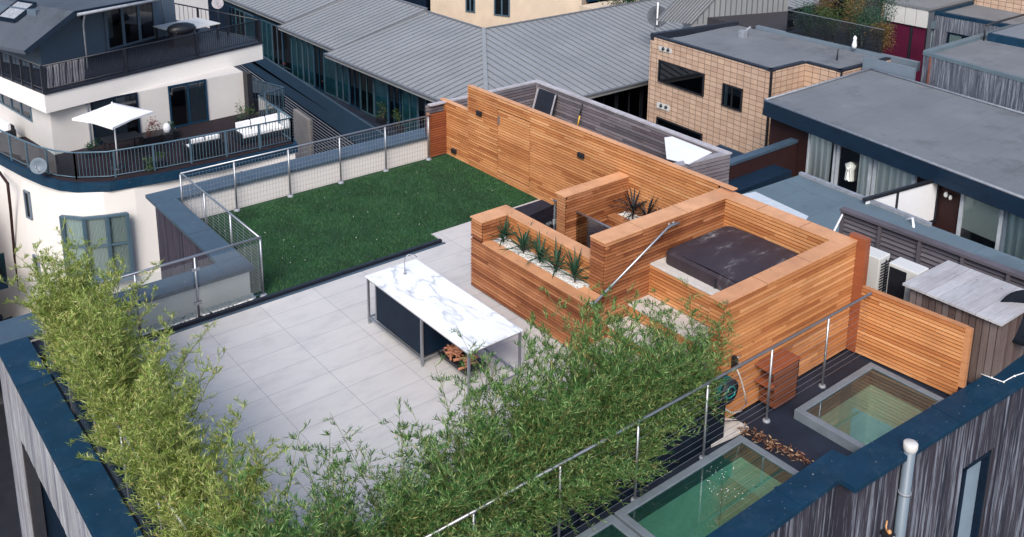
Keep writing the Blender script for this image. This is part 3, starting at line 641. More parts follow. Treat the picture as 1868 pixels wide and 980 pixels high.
mb = MB(); mb.tube([(8.2, 13.12, .905), (8.2, 13.12, 1.15), (8.21, 13.11, 1.23), (8.26, 13.09, 1.27), (8.35, 13.06, 1.26), (8.40, 13.04, 1.2)], .008, 8); mb.build('spout', 'steel_dull', tp)
mb = MB(); mb.lathe((8.2, 13.12, .905), [(.028, 0), (.028, .012), (.014, .02)], 12); mb.tube([(8.2, 13.12, .98), (8.2, 13.05, 1.0)], .008); mb.build('handle', 'steel_dull', tp)
random.seed(5); mb = MB()
for i in range(34):
    x = X0+.52+random.uniform(-.17, .17); y = random.uniform(Y0+.6, 11.6); z = .18+random.uniform(0, .13); a = random.uniform(0, 3.14); L = .09
    mb.tube([(x-L*math.cos(a), y-L*math.sin(a), z), (x+L*math.cos(a), y+L*math.sin(a), z+random.uniform(-.02, .05))], random.uniform(.014, .026), 7)
tag(mb.build('firewood', 'firewood'), 'heap of reddish firewood sticks on the black shelf under the marble top', 'firewood', None, 'stuff')

# ================================================================== RAILINGS
F = empty('cable_railing', (8.3, 7.46, 0), 'long steel railing with thin cables running behind the front bamboo and roof lights', 'railing')
mb = MB(); mb.tube([(2.87, 7.46, 1.2), (13.52, 7.46, 1.2)], .024, 12); mb.build('top_rail', 'steel', F)
for x in (2.87, 4.15, 5.5, 6.8, 8.14, 9.5, 10.93, 12.35):
    mb = MB(); mb.tube([(x, 7.46, zr if x > 10 else 0), (x, 7.46, 1.18)], .019, 10); pz = mb.build('post', 'steel', F)
    mb = MB(); mb.lathe((x, 7.46, -.03 if x > 10 else 0), [(.0, .03), (.05, .03), (.058, .015), (.058, 0)], 14); mb.build('base', 'lead', pz)
mb = MB()
for k in range(9): z = .12+k*.115; mb.tube([(2.9, 7.46, z), (13.5, 7.46, z)], .003, 5, cap=False)
mb.build('cables', 'steel_dull', F)
G = empty('glass_balustrade', (2.87, 11, 0), 'glass balustrade with steel top rail behind the left bamboo, above the blue coping', 'balustrade')
mb = MB(); mb.tube([(2.88, 7.5, 1.2), (2.83, 15.40, 1.2)], .02, 10); mb.build('top_rail', 'steel', G)
ys = [15.38, 14.05, 12.72, 11.4, 10.07, 8.74]
for y in ys:
    mb = MB(); mb.tube([(2.89, y, -.25), (2.86, y, 1.2)], .018, 8); mb.build('post', 'steel_dull', G)
for ya, yb in zip(ys, ys[1:]+[7.5]):
    mb = MB(); mb.box(2.875, 2.885, yb+.05, ya-.05, .05, 1.1); mb.build('pane', 'g_clear', G)
G = empty('glass_balustrade', (4.7, 15.43, 0), 'glass balustrade across the front of the low white parapet, ending at the mesh fence', 'balustrade')
mb = MB(); mb.tube([(2.85, 15.42, 1.2), (6.60, 15.42, 1.2)], .022, 10); mb.build('top_rail', 'steel', G)
for x in (4.35, 5.37):
    mb = MB(); mb.tube([(x, 15.42, 0), (x, 15.42, 1.18)], .02, 10); ps = mb.build('post', 'steel', G)
    for z in (.3, .95): mb = MB(); mb.box(x-.07, x+.07, 15.40, 15.44, z-.025, z+.025); mb.build('clamp', 'steel_dull', ps)
for xa, xb in ((2.92, 4.3), (4.4, 5.32), (5.42, 6.55)):
    mb = MB(); mb.box(xa, xb, 15.416, 15.426, .08, 1.1); mb.build('pane', 'g_clear', G)
def mesh_fence(name, a, b, posts, label, wires=15, verts=True, step=.075):
    e = empty(name, ((a[0]+b[0])/2, (a[1]+b[1])/2, 0), label, 'fence'); a = Vector((*a, 0)); b = Vector((*b, 0)); d = (b-a).normalized(); L = (b-a).length
    mb = MB(); mb.tube([a+Vector((0, 0, 1.17)), b+Vector((0, 0, 1.17))], .02, 10); mb.build('top_rail', 'steel', e)
    for q in posts:
        p = a+d*q; mb = MB(); mb.tube([p, p+Vector((0, 0, 1.15))], .021, 10); ps = mb.build('post', 'steel_dull', e)
        mb = MB(); mb.lathe((p.x, p.y, .0), [(.0, .05), (.055, .045), (.07, .02), (.075, 0)], 14); mb.build('base', 'lead', ps)
    mb = MB()
    for k in range(wires): z = .07+k*1.03/(wires-1); mb.beam(a+Vector((0, 0, z)), b+Vector((0, 0, z)), .0035, .0035)
    if verts:
        for k in range(int(L/step)): p = a+d*(k+.5)*step; mb.beam(p+Vector((0, 0, .05)), p+Vector((0, 0, 1.12)), .0035, .0035)
    mb.build('mesh', 'lead', e); return e
mesh_fence('mesh_fence', (6.58, 19.36), (12.95, 19.36), [.0, 1.19, 2.48, 3.79, 5.04, 6.30], 'long steel mesh fence along the far edge of the lawn before the white parapet', 10)
mesh_fence('mesh_fence', (6.60, 15.46), (6.60, 19.30), [0, 1.35, 2.65], 'steel mesh fence at the left end of the lawn beside the blue coping', 16, True, .3)

# white pebble strip
mb = MB(); random.seed(9); pebbles(mb, lambda: (random.uniform(2.95, 6.45), random.uniform(15.46, 15.64)), 900, .0, (.02, .045))
tag(mb.build('white_pebbles', 'stone_white'), 'strip of white pebbles between the glass balustrade and the low white parapet', 'pebbles', None, 'stuff')

# ================================================================== BAMBOO
M['trough'] = plain('trough', (.0045, .008, .016), .5, 0, .3, 4, 0, .2); M['dish_black'] = plain('dish_black', (.008, .011, .018), .85, 0, .2, 3, 0, .1)
def trough(name, x0, x1, y0, y1, zt, label):
    e = empty(name, ((x0+x1)/2, (y0+y1)/2, 0), label, 'planter', 'slatted bamboo troughs'); mb = MB()
    n = 5; h = zt/n
    for k in range(n):
        z = k*h+.004; t = .02
        mb.box(x0, x1, y0, y0+t, z, z+h-.008); mb.box(x0, x1, y1-t, y1, z, z+h-.008); mb.box(x0, x0+t, y0+t, y1-t, z, z+h-.008); mb.box(x1-t, x1, y0+t, y1-t, z, z+h-.008)
    mb.build('box', 'trough', e)
    mb = MB(); mb.box(x0+.02, x1-.02, y0+.02, y1-.02, .03, zt-.06); mb.build('soil', 'soil', e)
ordn = ['first', 'second', 'third', 'fourth', 'fifth']
for k in range(5):
    trough('bamboo_trough', 2.93+k*1.43+.02, 2.93+(k+1)*1.43-.02, 7.56, 8.04, .62, ordn[k]+' dark slatted trough from the left corner under the front row of bamboo')
for k in range(5):
    y1 = 15.15-k*1.4; trough('bamboo_trough', 2.95, 3.42, y1-1.38, y1-.02, .62, ordn[k]+' dark slatted trough from the glass corner under the left row of bamboo')
def bamboo_meshes(seed, h, nc, mat, lean):
    random.seed(seed); cm = MB(); lm = MB()
    for c in range(nc):
        bx, by = random.uniform(-.26, .26), random.uniform(-.13, .13); hh = h*random.choice([random.uniform(.5, .8), random.uniform(.75, .98), random.uniform(.95, 1.12)])
        a = random.uniform(0, 6.28); ln = random.uniform(.12, .42)*hh; lx, ly = math.cos(a)*ln*.8, math.sin(a)*ln
        pts = []
        for k in range(9):
            t = k/8; pts.append(Vector((bx+lx*t**1.8, by+ly*t**1.8, .55+(hh-.55)*(t-.10*t*t*(ln/hh)))))
        cm.tube(pts, .008, 5, 0, .002)
        nodes = 19
        for q in range(nodes):
            t = .06+.94*(q+random.random()*.8)/nodes; t = min(t, .999); i = min(int(t*8), 7); p = pts[i].lerp(pts[i+1], t*8-i)
            for b_ in range(2 if t < .9 else 1):
                az = random.uniform(0, 6.28); el = random.uniform(.1, 1.1); bl = random.uniform(.16, .44)*(1.15-.75*t)
                d = Vector((math.cos(az)*math.cos(el), math.sin(az)*math.cos(el), math.sin(el)))
                e = p+d*bl+Vector((0, 0, -.12*bl)); cm.beam(p, e, .0028, .0028)
                for k in range(17):
                    s = (k+1.2)/18; lp = p.lerp(e, s)
                    ld = (d*.5+Vector((random.uniform(-.6, .6), random.uniform(-.6, .6), random.uniform(-.1, 1.5)))).normalized()
                    leaf(lm, lp, ld, random.uniform(.05, .105), random.uniform(.007, .012))
    return cm, lm
def bamboo_proto(seed, h, nc, mat, lean=0):
    e = empty('bamboo_plant', (0, 0, 0)); cm, lm = bamboo_meshes(seed, h, nc, mat, lean)
    cm.build('culm', 'culm', e); lm.build('leaves', mat, e); return e
NC = 18
py = [bamboo_proto(100+i, 2.25, NC, 'leaf_y') for i in range(4)]
pg = [bamboo_proto(200+i, 2.15, NC, 'leaf_g') for i in range(4)]
used = set(); random.seed(77)
num = ['first', 'second', 'third', 'fourth', 'fifth', 'sixth', 'seventh', 'eighth', 'ninth', 'tenth', 'eleventh', 'twelfth', 'thirteenth', 'fourteenth', 'fifteenth', 'sixteenth', 'seventeenth']
def put_bamboo(pool, i, x, y, rz, sc, label, group):
    src = pool[i % len(pool)]
    if src.name not in used:
        used.add(src.name); o = src; o.location = (x, y, 0); o.rotation_euler = (0, 0, rz); o.scale = sc; o['label'] = label
    else: o = copy_thing(src, (x, y, 0), rz, label, sc)
    o['category'] = 'bamboo'; o['group'] = group
LEFT = [(15.0, .92), (14.55, 1.02), (14.1, 1.08), (13.6, 1.04), (13.1, 1.02), (12.6, 1.04), (12.05, 1.02), (11.5, 1.0), (10.95, 1.0), (10.4, .98), (9.85, .98), (9.3, .95), (8.75, .95), (8.3, .95)]
for i, (y, s) in enumerate(LEFT):
    put_bamboo(py, i, 3.17+random.uniform(-.1, .08), y, R(90)+random.uniform(-.5, .5)+(math.pi if i % 2 else 0), (1.15, 1.25, s), 'yellow-green bamboo in the left row, '+num[i]+' clump from the glass corner', 'bamboo clumps in the left row')
FRONT = [(3.3, 1.22), (3.75, 1.0), (4.2, .84), (4.65, .86), (5.1, 1.0), (5.5, 1.06), (5.9, 1.12), (6.35, 1.08), (6.8, 1.2), (7.2, 1.24), (7.6, 1.2), (8.0, 1.12), (8.4, 1.06), (8.75, 1.0), (9.1, .95), (9.55, .86)]
for i, (x, s) in enumerate(FRONT):
    put_bamboo(pg, i, x, 7.76+random.uniform(-.06, .05), random.uniform(-.5, .5)+(math.pi if i % 2 else 0), (1.1, 1.15, s), 'green bamboo in the front row behind the cable railing, '+num[i]+' clump from the left corner', 'bamboo clumps in the front row')

for i, (x, s) in enumerate(((3.5, .62), (4.3, .6), (5.0, .68), (5.7, .7), (6.3, .7), (6.9, .62), (7.6, .55), (8.3, .5))):
    put_bamboo(pg, i+2, x, 7.64+random.uniform(-.03, .03), random.uniform(-.4, .4)+(math.pi if i % 2 else 0), (1.05, 1.35, s), 'low green bamboo spilling through the cable railing, '+num[i]+' from the left corner', 'low bamboo spilling through the railing')
# ================================================================== ROOF LIGHTS
def roof_light(name, x0, x1, y0, y1, z, label, shaft, bars=(), depth=1.5, gl='g_green'):
    e = empty(name, ((x0+x1)/2, (y0+y1)/2, 0), label, 'roof light'); w_ = .11; mb = MB()
    for a in ((x0, x1, y0, y0+w_), (x0, x1, y1-w_, y1), (x0, x0+w_, y0+w_, y1-w_), (x1-w_, x1, y0+w_, y1-w_)):
        mb.box(*a, -.2, z)
    for bx in bars: mb.box(bx-.04, bx+.04, y0+w_, y1-w_, z-.09, z+.003)
    fr = mb.build('frame', ['lead2'], e, .006)
    mb = MB(); i0, i1, j0, j1 = x0+w_, x1-w_, y0+w_, y1-w_
    mb.face([(i0, j0, z-.02), (i1, j0, z-.02), (i1, j1, z-.02), (i0, j1, z-.02)]); mb.build('pane', gl, e)
    mb = MB(); mb.box(i0+.02, i1-.02, j0+.02, j0+.024, z-.045, z-.034); mb.box(i0+.02, i1-.02, j1-.024, j1-.02, z-.045, z-.034); mb.box(i0+.02, i0+.024, j0+.03, j1-.03, z-.045, z-.034); mb.build('seal', 'plastic_grey', e)
    mb = MB(); t = .06
    mb.box(i0-t, i0, j0-t, j1+t, -depth, -.201); mb.box(i1, i1+t, j0-t, j1+t, -depth, -.201); mb.box(i0, i1, j0-t, j0, -depth, -.201); mb.box(i0, i1, j1, j1+t, -depth, -.201)
    mb.box(i0-t, i1+t, j0-t, j1+t, -depth-.06, -depth-.001); mb.build('shaft', shaft, e)
    return e
M['lead2'] = plain('lead2', (.16, .19, .22), .5, .1, .15, 4)
M['shaft_oak'] = boards('shaft_oak', [(.50, .62, .55), (.60, .70, .62), (.55, .66, .58)], (1.2, 1.2, 14), .6, .75)
M['shaft_green'] = plain('shaft_green', (.78, .84, .8), .5, 0, .2, 1.1)
ra = roof_light('roof_light', 11.31, 13.36, 5.92, 7.25, .12, 'smaller glazed roof light with a grey frame below the low timber wall', 'shaft_oak', depth=1.5, gl='g_pale_green')
mb = MB(); mb.face([(12.2, 6.2, -1.2), (12.9, 6.2, -1.2), (12.8, 6.75, -1.2), (12.3, 6.75, -.9)]); mb.build('sheet', 'white_paint', ra)
rb = roof_light('roof_light', 7.72, 10.27, 6.16, 7.42, .06, 'large wet green roof light beside the bamboo trough, nearest the stone slab', 'shaft_green', depth=1.3)
mb = MB(); mb.box(9.75, 10.13, 6.3, 7.28, -1.29, -.25); mb.build('lining', 'shaft_oak', rb)
rc = roof_light('roof_light', 4.8, 7.68, 6.16, 7.42, .06, 'green roof light at the bottom edge, partly cut off by the photo', 'shaft_green', depth=1.3)
# rain drops on the wet glass
mb = MB(); random.seed(4)
for _ in range(60):
    u = random.gauss(.62, .07) if random.random() < .7 else random.uniform(.3, .8); vv = random.random(); x = 8.0+u*2.0; y = 6.5+vv*.72
    if 7.9 < x < 10.1: mb.ball((x, y, .09), random.uniform(.003, .009), 0, (1, 1, .5), 5)
tag(mb.build('water_drops', 'white_paint'), 'spray of water drops on the large green roof light', 'drops', None, 'stuff')

# things by the tap corner
sl_ = MB(); sl_.prism([P(1297, 815)[:2], P(1300, 762)[:2], P(1343, 768)[:2], P(1366, 782)[:2], P(1338, 797)[:2]], -.02, .03)
tag(sl_.build('stone_slab', 'beige_stone', None, .004), 'pale cut stone slab lying between the trough and the large roof light', 'slab')
mb = MB(); random.seed(12)
a_ = P(1345, 788, .0); b_ = P(1470, 848, .0)
for _ in range(300):
    t = random.random(); p = a_.lerp(b_, t)+Vector((random.gauss(.04, .05), random.gauss(0, .05), random.uniform(0, .09)))
    leaf(mb, p, Vector((random.uniform(-1, 1), random.uniform(-1, 1), random.uniform(-.2, .4))), random.uniform(.04, .10), random.uniform(.012, .03))
M['dead_leaf'] = leaf_mat('dead_leaf', [(0, (.06, .02, .012)), (.5, (.16, .06, .03)), (1, (.5, .36, .22))], .1)
tag(mb.build('dead_leaves', 'dead_leaf'), 'brown dead leaves piled along the end of the large roof light', 'leaves', None, 'stuff')
cr = empty('timber_crate', (11.4, 7.6, 0), 'reddish slatted timber step box standing against the cedar wall under the railing', 'crate')
mb = MB()
for k in range(5): z = .04+k*.13; mb.box(11.18-.02*k, 11.70, 7.50, 7.52, z, z+.105); mb.box(11.18, 11.2, 7.52, 7.8, z, z+.105)
mb.build('slats', 'cedar_dark', cr, .003)
mb = MB(); mb.box(11.02, 11.72, 7.48, 7.81, .70, .725); mb.box(11.02, 11.17, 7.5, 7.8, .44, .46); mb.build('top', 'cedar_red', cr, .003)
mb = MB(); mb.box(11.705, 11.72, 7.5, 7.8, .02, .70); mb.box(11.21, 11.70, 7.53, 7.79, .02, .69); mb.build('side', 'black', cr)
tpp = PY(1338, 660, 7.80)
tb = empty('garden_tap', tpp, 'small dark garden tap on the cedar wall above the hose', 'tap')
mb = MB(); mb.box(tpp.x-.03, tpp.x+.03, 7.74, 7.82, tpp.z-.10, tpp.z+.1); mb.build('body', 'black', tb, .008)
mb = MB(); mb.tube([(tpp.x, 7.74, tpp.z+.03), (tpp.x, 7.68, tpp.z+.03), (tpp.x, 7.67, tpp.z-.04)], .012); mb.tube([(tpp.x-.04, 7.71, tpp.z+.13), (tpp.x+.04, 7.71, tpp.z+.13)], .01); mb.build('spout', 'steel_dull', tb)
hs = [PY(x, y, 7.68) for x, y in ((1345, 675), (1351, 690), (1358, 715), (1361, 735), (1352, 750), (1335, 754), (1320, 744), (1316, 730))]
mb = MB(); mb.tube(hs, .012, 7); tag(mb.build('garden_hose', 'beige_stone'), 'pale garden hose hanging in a loop from the wall tap', 'hose')
hc = PY(1322, 712, 7.66)
hc = hc+Vector((.02, -.04, .0))
hrl = empty('hose_reel', hc, 'dark round hose reel with a teal hose beside the end of the bamboo row', 'hose reel')
mb = MB(); mb.lathe((hc.x, hc.y+.05, hc.z), [(0, -.09), (.19, -.09), (.19, -.07), (.09, -.06), (.09, .04), (.19, .05), (.19, .07), (0, .07)], 22, axis=(0, 1, 0)); mb.build('drum', 'black', hrl)
mb = MB()
for k in range(7):
    r_ = .10+.012*k; mb.tube([(hc.x+math.cos(t*.5236)*r_+random.uniform(-.02, .02), hc.y-.05+.02*k, hc.z+math.sin(t*.5236)*r_+random.uniform(-.02, .02)) for t in range(12)]+[(hc.x+r_, hc.y-.05+.02*k, hc.z)], .012, 6)
mb.build('hose', 'teal', hrl)
cbm = MB(); cbm.tube([P(1292, 792, .1), P(1300, 770, .14), P(1330, 768, .12), P(1375, 765, .05), P(1395, 752, .06), P(1400, 745, .0)], .008, 6)
tag(cbm.build('cable', 'black'), 'thin black cable lying across the pale stone slab', 'cable')

# ================================================================== ROOF PLANT ON THE RIGHT
def ac_unit(x0, x1, y0, y1, z0, z1, label, seedy):
    e = empty('air_conditioner', ((x0+x1)/2, (y0+y1)/2, z0), label, 'air conditioner', 'outdoor air conditioning units')
    mb = MB(); mb.box(x0, x1, y0, y1, z0+.05, z1); mb.build('casing', 'plastic_white', e, .015)
    mb = MB(); mb.box(x0-.012, x0-.001, y0+.2, y1-.03, z0+.1, z1-.06); mb.build('grille', 'black', e)
    mb = MB(); n = 11
    for k in range(n):
        z = z0+.12+k*(z1-z0-.2)/n; mb.box(x0+.06, x1-.04, y0-.012, y0-.001, z, z+.025)
    mb.box(x0+.2, x0+.215, y0-.016, y0-.002, z0+.1, z1-.07); mb.box(x0+.32, x0+.335, y0-.016, y0-.002, z0+.1, z1-.07)
    mb.build('louvre', 'black', e)
    mb = MB(); mb.box(x0+.05, x0+.12, y0+.02, y1-.02, z0, z0+.05); mb.box(x1-.12, x1-.05, y0+.02, y1-.02, z0, z0+.05); mb.build('feet', 'black', e)
ac_unit(14.70, 15.05, 8.02, 8.8, .42, 1.22, 'white air conditioner directly behind the hot tub enclosure', 1)
ac_unit(14.76, 15.12, 7.34, 7.88, .42, 1.20, 'white air conditioner between its twin and the timber shed', 2)
SH = empty('timber_shed', (15, 6.6, 0), 'weathered brown timber shed with a silvery sloping board roof beside the low wall', 'shed')
z1 = 1.12; mb = MB(); vboards(mb, (14.34, 7.22), (14.34, 5.78), -.05, z1, (-1, 0), .11, .02); vboards(mb, (14.34, 5.78), (15.62, 5.78), -.05, z1, (0, -1), .11, .02); vboards(mb, (15.62, 7.22), (14.34, 7.22), -.05, z1, (0, 1), .11, .02)
mb.box(14.345, 15.6, 5.79, 7.2, -.05, z1-.01, 1); mb.build('wall', ['shed_wood', 'dark_back'], SH)
mb = MB(); n = 8
for k in range(n):
    ya = 5.68+k*1.64/n; yb = ya+1.64/n-.006; mb.hexa([(14.22, ya, z1+.06), (15.72, ya, z1+.01), (15.72, yb, z1+.01), (14.22, yb, z1+.06)], [(14.22, ya, z1+.10), (15.72, ya, z1+.05), (15.72, yb, z1+.05), (14.22, yb, z1+.10)])
mb.build('roof', 'shed_roof', SH)
# big dark satellite dish at the right edge
dc = P(1872, 580, 1.0)
SD = empty('satellite_dish', dc, 'large dark satellite dish cut off by the right edge beside the shed', 'satellite dish')
ax = Vector((-.75, -.55, .3)).normalized(); mb = MB(); mb.lathe(dc, [(0, -.10), (.17, -.09), (.32, -.05), (.44, .02), (.445, .03), (.3, -.03), (.15, -.07), (0, -.08)], 30, axis=ax); mb.build('reflector', 'dish_black', SD)
mb = MB(); mb.tube([dc-ax*.1, dc-ax*.25, (15.45, 5.7, .2)], .025); mb.tube([dc+Vector((0, 0, -.38))+ax*.02, dc+ax*.42+Vector((0, 0, -.12))], .012); mb.ball(dc+ax*.42+Vector((0, 0, -.1)), .04); mb.build('arm', 'steel_dull', SD)
# louvred grey fence
LF = empty('louvre_fence', (16.75, 8, 0), 'long grey louvred timber fence behind the air conditioners and the shed', 'fence')
ya, yb = 10.0, 5.0; mb = MB()
n = 9
for k in range(n): z = .05+k*.095; mb.beam((16.68, ya, z), (16.68, yb, z), .018, .085, 0, up=(.55, 0, .8))
mb.box(16.73, 16.745, yb, ya, -.1, .9, 1); mb.build('slats', ['grey_louvre', 'dark_back'], LF)
k = 0; y = ya
while y > yb: mb = MB(); mb.box(16.60, 16.68, y-.06, y, -.1, .95); mb.build('post', 'grey_louvre', LF); y -= .83
mb = MB(); mb.box(16.58, 16.76, yb, ya+.02, .9, .955); mb.build('cap', 'grey_louvre', LF)
mb = MB(); mb.tube([(16.62, 9.96, .85), (16.0, 10.0, -.0)], .02, 8); mb.build('strut', 'white_paint', LF)
# ================================================================== WEATHERED YARD BEHIND THE TIMBER WALL
WY = empty('weathered_enclosure', (15, 16, 0), 'old grey purple timber enclosure behind the tall orange wall', 'enclosure')
mb = MB(); slats(mb, (13.66, 19.45), (16.5, 19.45), -.05, 1.37, (0, -1), .085, .02, .02, ln=(1, 2)); slats(mb, (16.5, 19.43), (16.28, 12.75), -.05, 1.37, (-1, 0), .085, .02, .02, ln=(.8, 2))
slats(mb, (14.2, 12.95), (16.35, 12.66), -.2, 1.37, (-.12, -1), .085, .02, .02, ln=(1, 2)); slats(mb, (12.97, 19.6), (13.66, 19.55), -.05, 1.37, (0, -1), .085, .02, .02)
mb.build('slat_panel', ['grey_slat', 'dark_back'], WY)
mb = MB(); mb.box(13.0, 16.48, 19.43, 19.56, 1.372, 1.41); mb.prism([(16.46, 19.56), (16.24, 12.66), (16.40, 12.64), (16.62, 19.56)], 1.374, 1.412); mb.prism([(14.1, 12.96), (16.25, 12.66), (16.27, 12.82), (14.12, 13.12)], 1.37, 1.408); mb.build('cap', 'grey_cap', WY)
p = [PX(984, 160, 16.38), PX(1016, 171, 16.38)]
LP = empty('grey_board', (16.3, 18.5, 0), 'dark grey panel leaning in the far corner of the weathered enclosure', 'panel')
mb = MB(); ya, yb = p[0].y, p[1].y; mb.hexa([(15.95, yb, -.02), (16.0, yb, -.02), (16.0, ya, -.02), (15.95, ya, -.02)], [(16.36, yb, 1.28), (16.41, yb, 1.28), (16.41, ya, 1.28), (16.36, ya, 1.28)]); mb.build('board', 'edge_dark', LP)
mb = MB(); mb.beam((15.93, ya+.01, -.02), (16.34, ya+.01, 1.29), .04, .03); mb.build('edge_trim', 'grey_cap', LP)
mb = MB(); mb.beam((15.93, yb, -.02), (16.34, yb, 1.29), .03, .03); mb.build('edge_trim', 'grey_cap', LP)
bq = PX(1062, 190, 16.35)
BR = empty('broom', (16.2, bq.y, 0), 'black and yellow handled broom leaning on the weathered fence', 'broom')
mb = MB(); mb.tube([(16.35, bq.y, bq.z), (16.28, bq.y, bq.z-.3)], .018); mb.tube([(16.22, bq.y+.02, bq.z-.6), (16.12, bq.y+.05, bq.z-.95)], .02); mb.build('handle', 'black', BR)
mb = MB(); mb.tube([(16.28, bq.y, bq.z-.3), (16.22, bq.y+.02, bq.z-.6)], .019); mb.build('grip', 'yellow', BR)
q = [P(1212, 251, 1.36), P(1226, 249, 1.42), P(1262, 263, 1.42), P(1299, 278, 1.42), P(1256, 300, 1.42), P(1216, 290, 1.34)]
mb = MB(); c_ = sum(q, Vector())/len(q); top = q; bot = [v+Vector((.05, .03, -.05)) for v in q]
for i in range(6): mb.face([top[i], top[(i+1) % 6], c_+Vector((0, 0, .04))]); mb.face([bot[(i+1) % 6], bot[i], c_+Vector((.05, .03, -.05))]); mb.face([top[i], bot[i], bot[(i+1) % 6], top[(i+1) % 6]])
tag(mb.build('tarpaulin', 'white_paint'), 'crumpled white sheet slung over the near corner of the weathered enclosure', 'sheet')
random.seed(2)

# ================================================================== WHITE HOUSE ACROSS THE GAP (left)
L = empty('white_house', (13, 41, GZ), 'white rendered house with balconies, a dark mansard roof and a curved corner', 'building')
ZB, ZT, ZS = -5.5, -2.6, -3.5
fa, fb, fl = P(80, 168, ZT), P(478, 75, ZT), P(0, 135, ZT)
fd = (fb-fa).normalized(); fn = Vector((-fd.y, fd.x, 0)); ld_ = (fl-fa).normalized()
slab = [fa, fb, fb+fn*14, fa+ld_*16]
mb = MB(); mb.prism([p[:2] for p in slab], ZS, ZT-.12); mb.build('fascia', 'render_white', L)
mb = MB(); mb.prism([(p-fn*o)[:2] for p, o in zip(slab, (.06, .06, 0, 0))], ZT-.119, ZT); mb.build('terrace_floor', 'edge_dark', L)
M['render_recess'] = plain('render_recess', (.56, .535, .52), .85, 0, .05, .7)  # darker render: shade under the fascia put into the wall colour
# storey behind the balcony
w0, w1 = Vector((8.85, 40.9, 0)), Vector((17.3, 41.35, 0))
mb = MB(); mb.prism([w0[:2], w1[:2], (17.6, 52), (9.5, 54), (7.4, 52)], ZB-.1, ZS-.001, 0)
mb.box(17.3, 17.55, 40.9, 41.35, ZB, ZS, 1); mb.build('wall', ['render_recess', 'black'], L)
mb = MB(); mb.box(10.28, 10.31, 40.88, 40.95, ZB, ZS); mb.build('joint', 'lead', L)
# balcony slab
bal = [P(x, y, ZB)[:2] for x, y in ((-40, 262), (0, 286), (40, 307), (75, 322), (105, 331), (140, 335), (200, 333), (300, 316), (400, 296), (543, 262))]+[(19.3, 44.0), (17.6, 44), (8.9, 44)]
bl2 = [Vector(p) for p in bal]
mb = MB(); mb.prism(bal, ZB-.38, ZB-.02); mb.build('balcony_slab', 'slate', L)
mb = MB(); cxy = Vector((13, 41)); mb.prism([cxy+(p-cxy)*.97 for p in bl2], ZB-.019, ZB+.02); mb.build('balcony_floor', plain('decking', (.022, .016, .02), .8, 0, .4, 6, 0, .2), L)
# storeys below
low = [(5.2, 56), (7.05, 43.5), (7.5, 40.9), (7.95, 39.1), (8.3, 38.0), (8.75, 37.2), (9.5, 36.75), (10.6, 36.5), (17.25, 36.2), (17.6, 52), (9.5, 60)]
mb = MB(); mb.prism(low, GZ, ZB-.381); mb.build('wall', 'render_white', L)
# bay window on the rounded corner
bw = [PY(x, 386, 36.9) for x in (124, 156, 190, 226)]
bwp = [Vector((8.08, 37.45)), Vector((8.70, 36.75)), Vector((9.45, 36.42)), Vector((10.15, 36.22))]
zt_, zb_ = -6.75, -9.3
mb = MB(); gb = MB(); cb_ = MB()
for a, b in zip(bwp, bwp[1:]):
    gb.face([(*a, zb_), (*b, zb_), (*b, zt_), (*a, zt_)]); c2 = Vector((11, 40)); a2, b2 = a+(c2-a)*.03, b+(c2-b)*.03
    cb_.face([(*a2, zb_), (*b2, zb_), (*b2, zt_), (*a2, zt_)])
    mb.beam((*a, -7.95), (*b, -7.95), .07, .07)
for p in bwp: mb.beam((*p, zb_), (*p, zt_), .16, .12)
for z in (zb_, zt_):
    for a, b in zip(bwp, bwp[1:]): mb.beam((*a, z), (*b, z), .1, .1)
wn = mb.build('window', 'rail_blue', L); gb.build('pane', 'g_pale', wn); cb_.build('curtain', 'curtain', wn)
mb = MB(); mb.prism([bwp[0]+Vector((-.1, -.1)), bwp[1]+Vector((-.05, -.2)), bwp[2]+Vector((0, -.2)), bwp[3]+Vector((.1, -.15)), (10.2, 37), (8.5, 38)], zb_-.2, zb_-.06); mb.build('sill', 'plastic_grey', wn)
def window(parent, a, b, z0, z1, nrm, mull=1, frame='rail_blue', glass='g_teal', fw=.07, back='black', trans=(), curtain=None, name='window'):
    """window lying 2 cm proud of a wall face a->b: frame, mullions, pane, dark room behind"""
    a = Vector(a[:2]); b = Vector(b[:2]); n_ = Vector(nrm[:2]).normalized(); L_ = (b-a).length; d = (b-a)/L_
    def q(s, dp, z): v = a+d*s+n_*dp; return (v.x, v.y, z)
    mb = MB(); mb.face([q(0, .012, z0), q(L_, .012, z0), q(L_, .012, z1), q(0, .012, z1)]); 
    fr = MB()
    for k in range(mull+1): s = fw/2+(L_-fw)*k/max(mull, 1); fr.beam(q(s, .04, z0), q(s, .04, z1), fw, .08, up=(n_.x, n_.y, 0))
    for z in (z0+fw/2, z1-fw/2)+tuple(trans): fr.beam(q(0, .038, z), q(L_, .038, z), fw, .07)
    f = fr.build(name, frame, parent); mb.build('room', back, f)
    gm = MB(); gm.face([q(0, .035, z0), q(L_, .035, z0), q(L_, .035, z1), q(0, .035, z1)]); gm.build('pane', glass, f)
    for (s0, s1, zc) in (curtain or ()):
        zc = max(zc, z0+fw)
        cm = MB(); cm.face([q(s0, .022, zc), q(s1, .022, zc), q(s1, .022, z1-fw), q(s0, .022, z1-fw)]); cm.build('curtain', 'curtain', f)
    return f
nY = (0, -1)
window(L, (10.45, 41.0), (12.4, 41.1), ZB+.05, ZS, nY, 2, 'slate_dk', 'g_dark')
window(L, (13.75, 41.17), (15.5, 41.27), ZB+.05, ZS, nY, 2, 'slate', 'g_dark', curtain=[(1.3, 1.68, ZB+.2)])
# strip window on the left face
lw0, lw1 = PX(15, 200, 8.4), PX(78, 222, 8.75)
window(L, (8.02, 47.4), (8.62, 42.9), -4.55, -3.75, (-1, -.12), 4, 'rail_blue', 'g_dark', trans=())
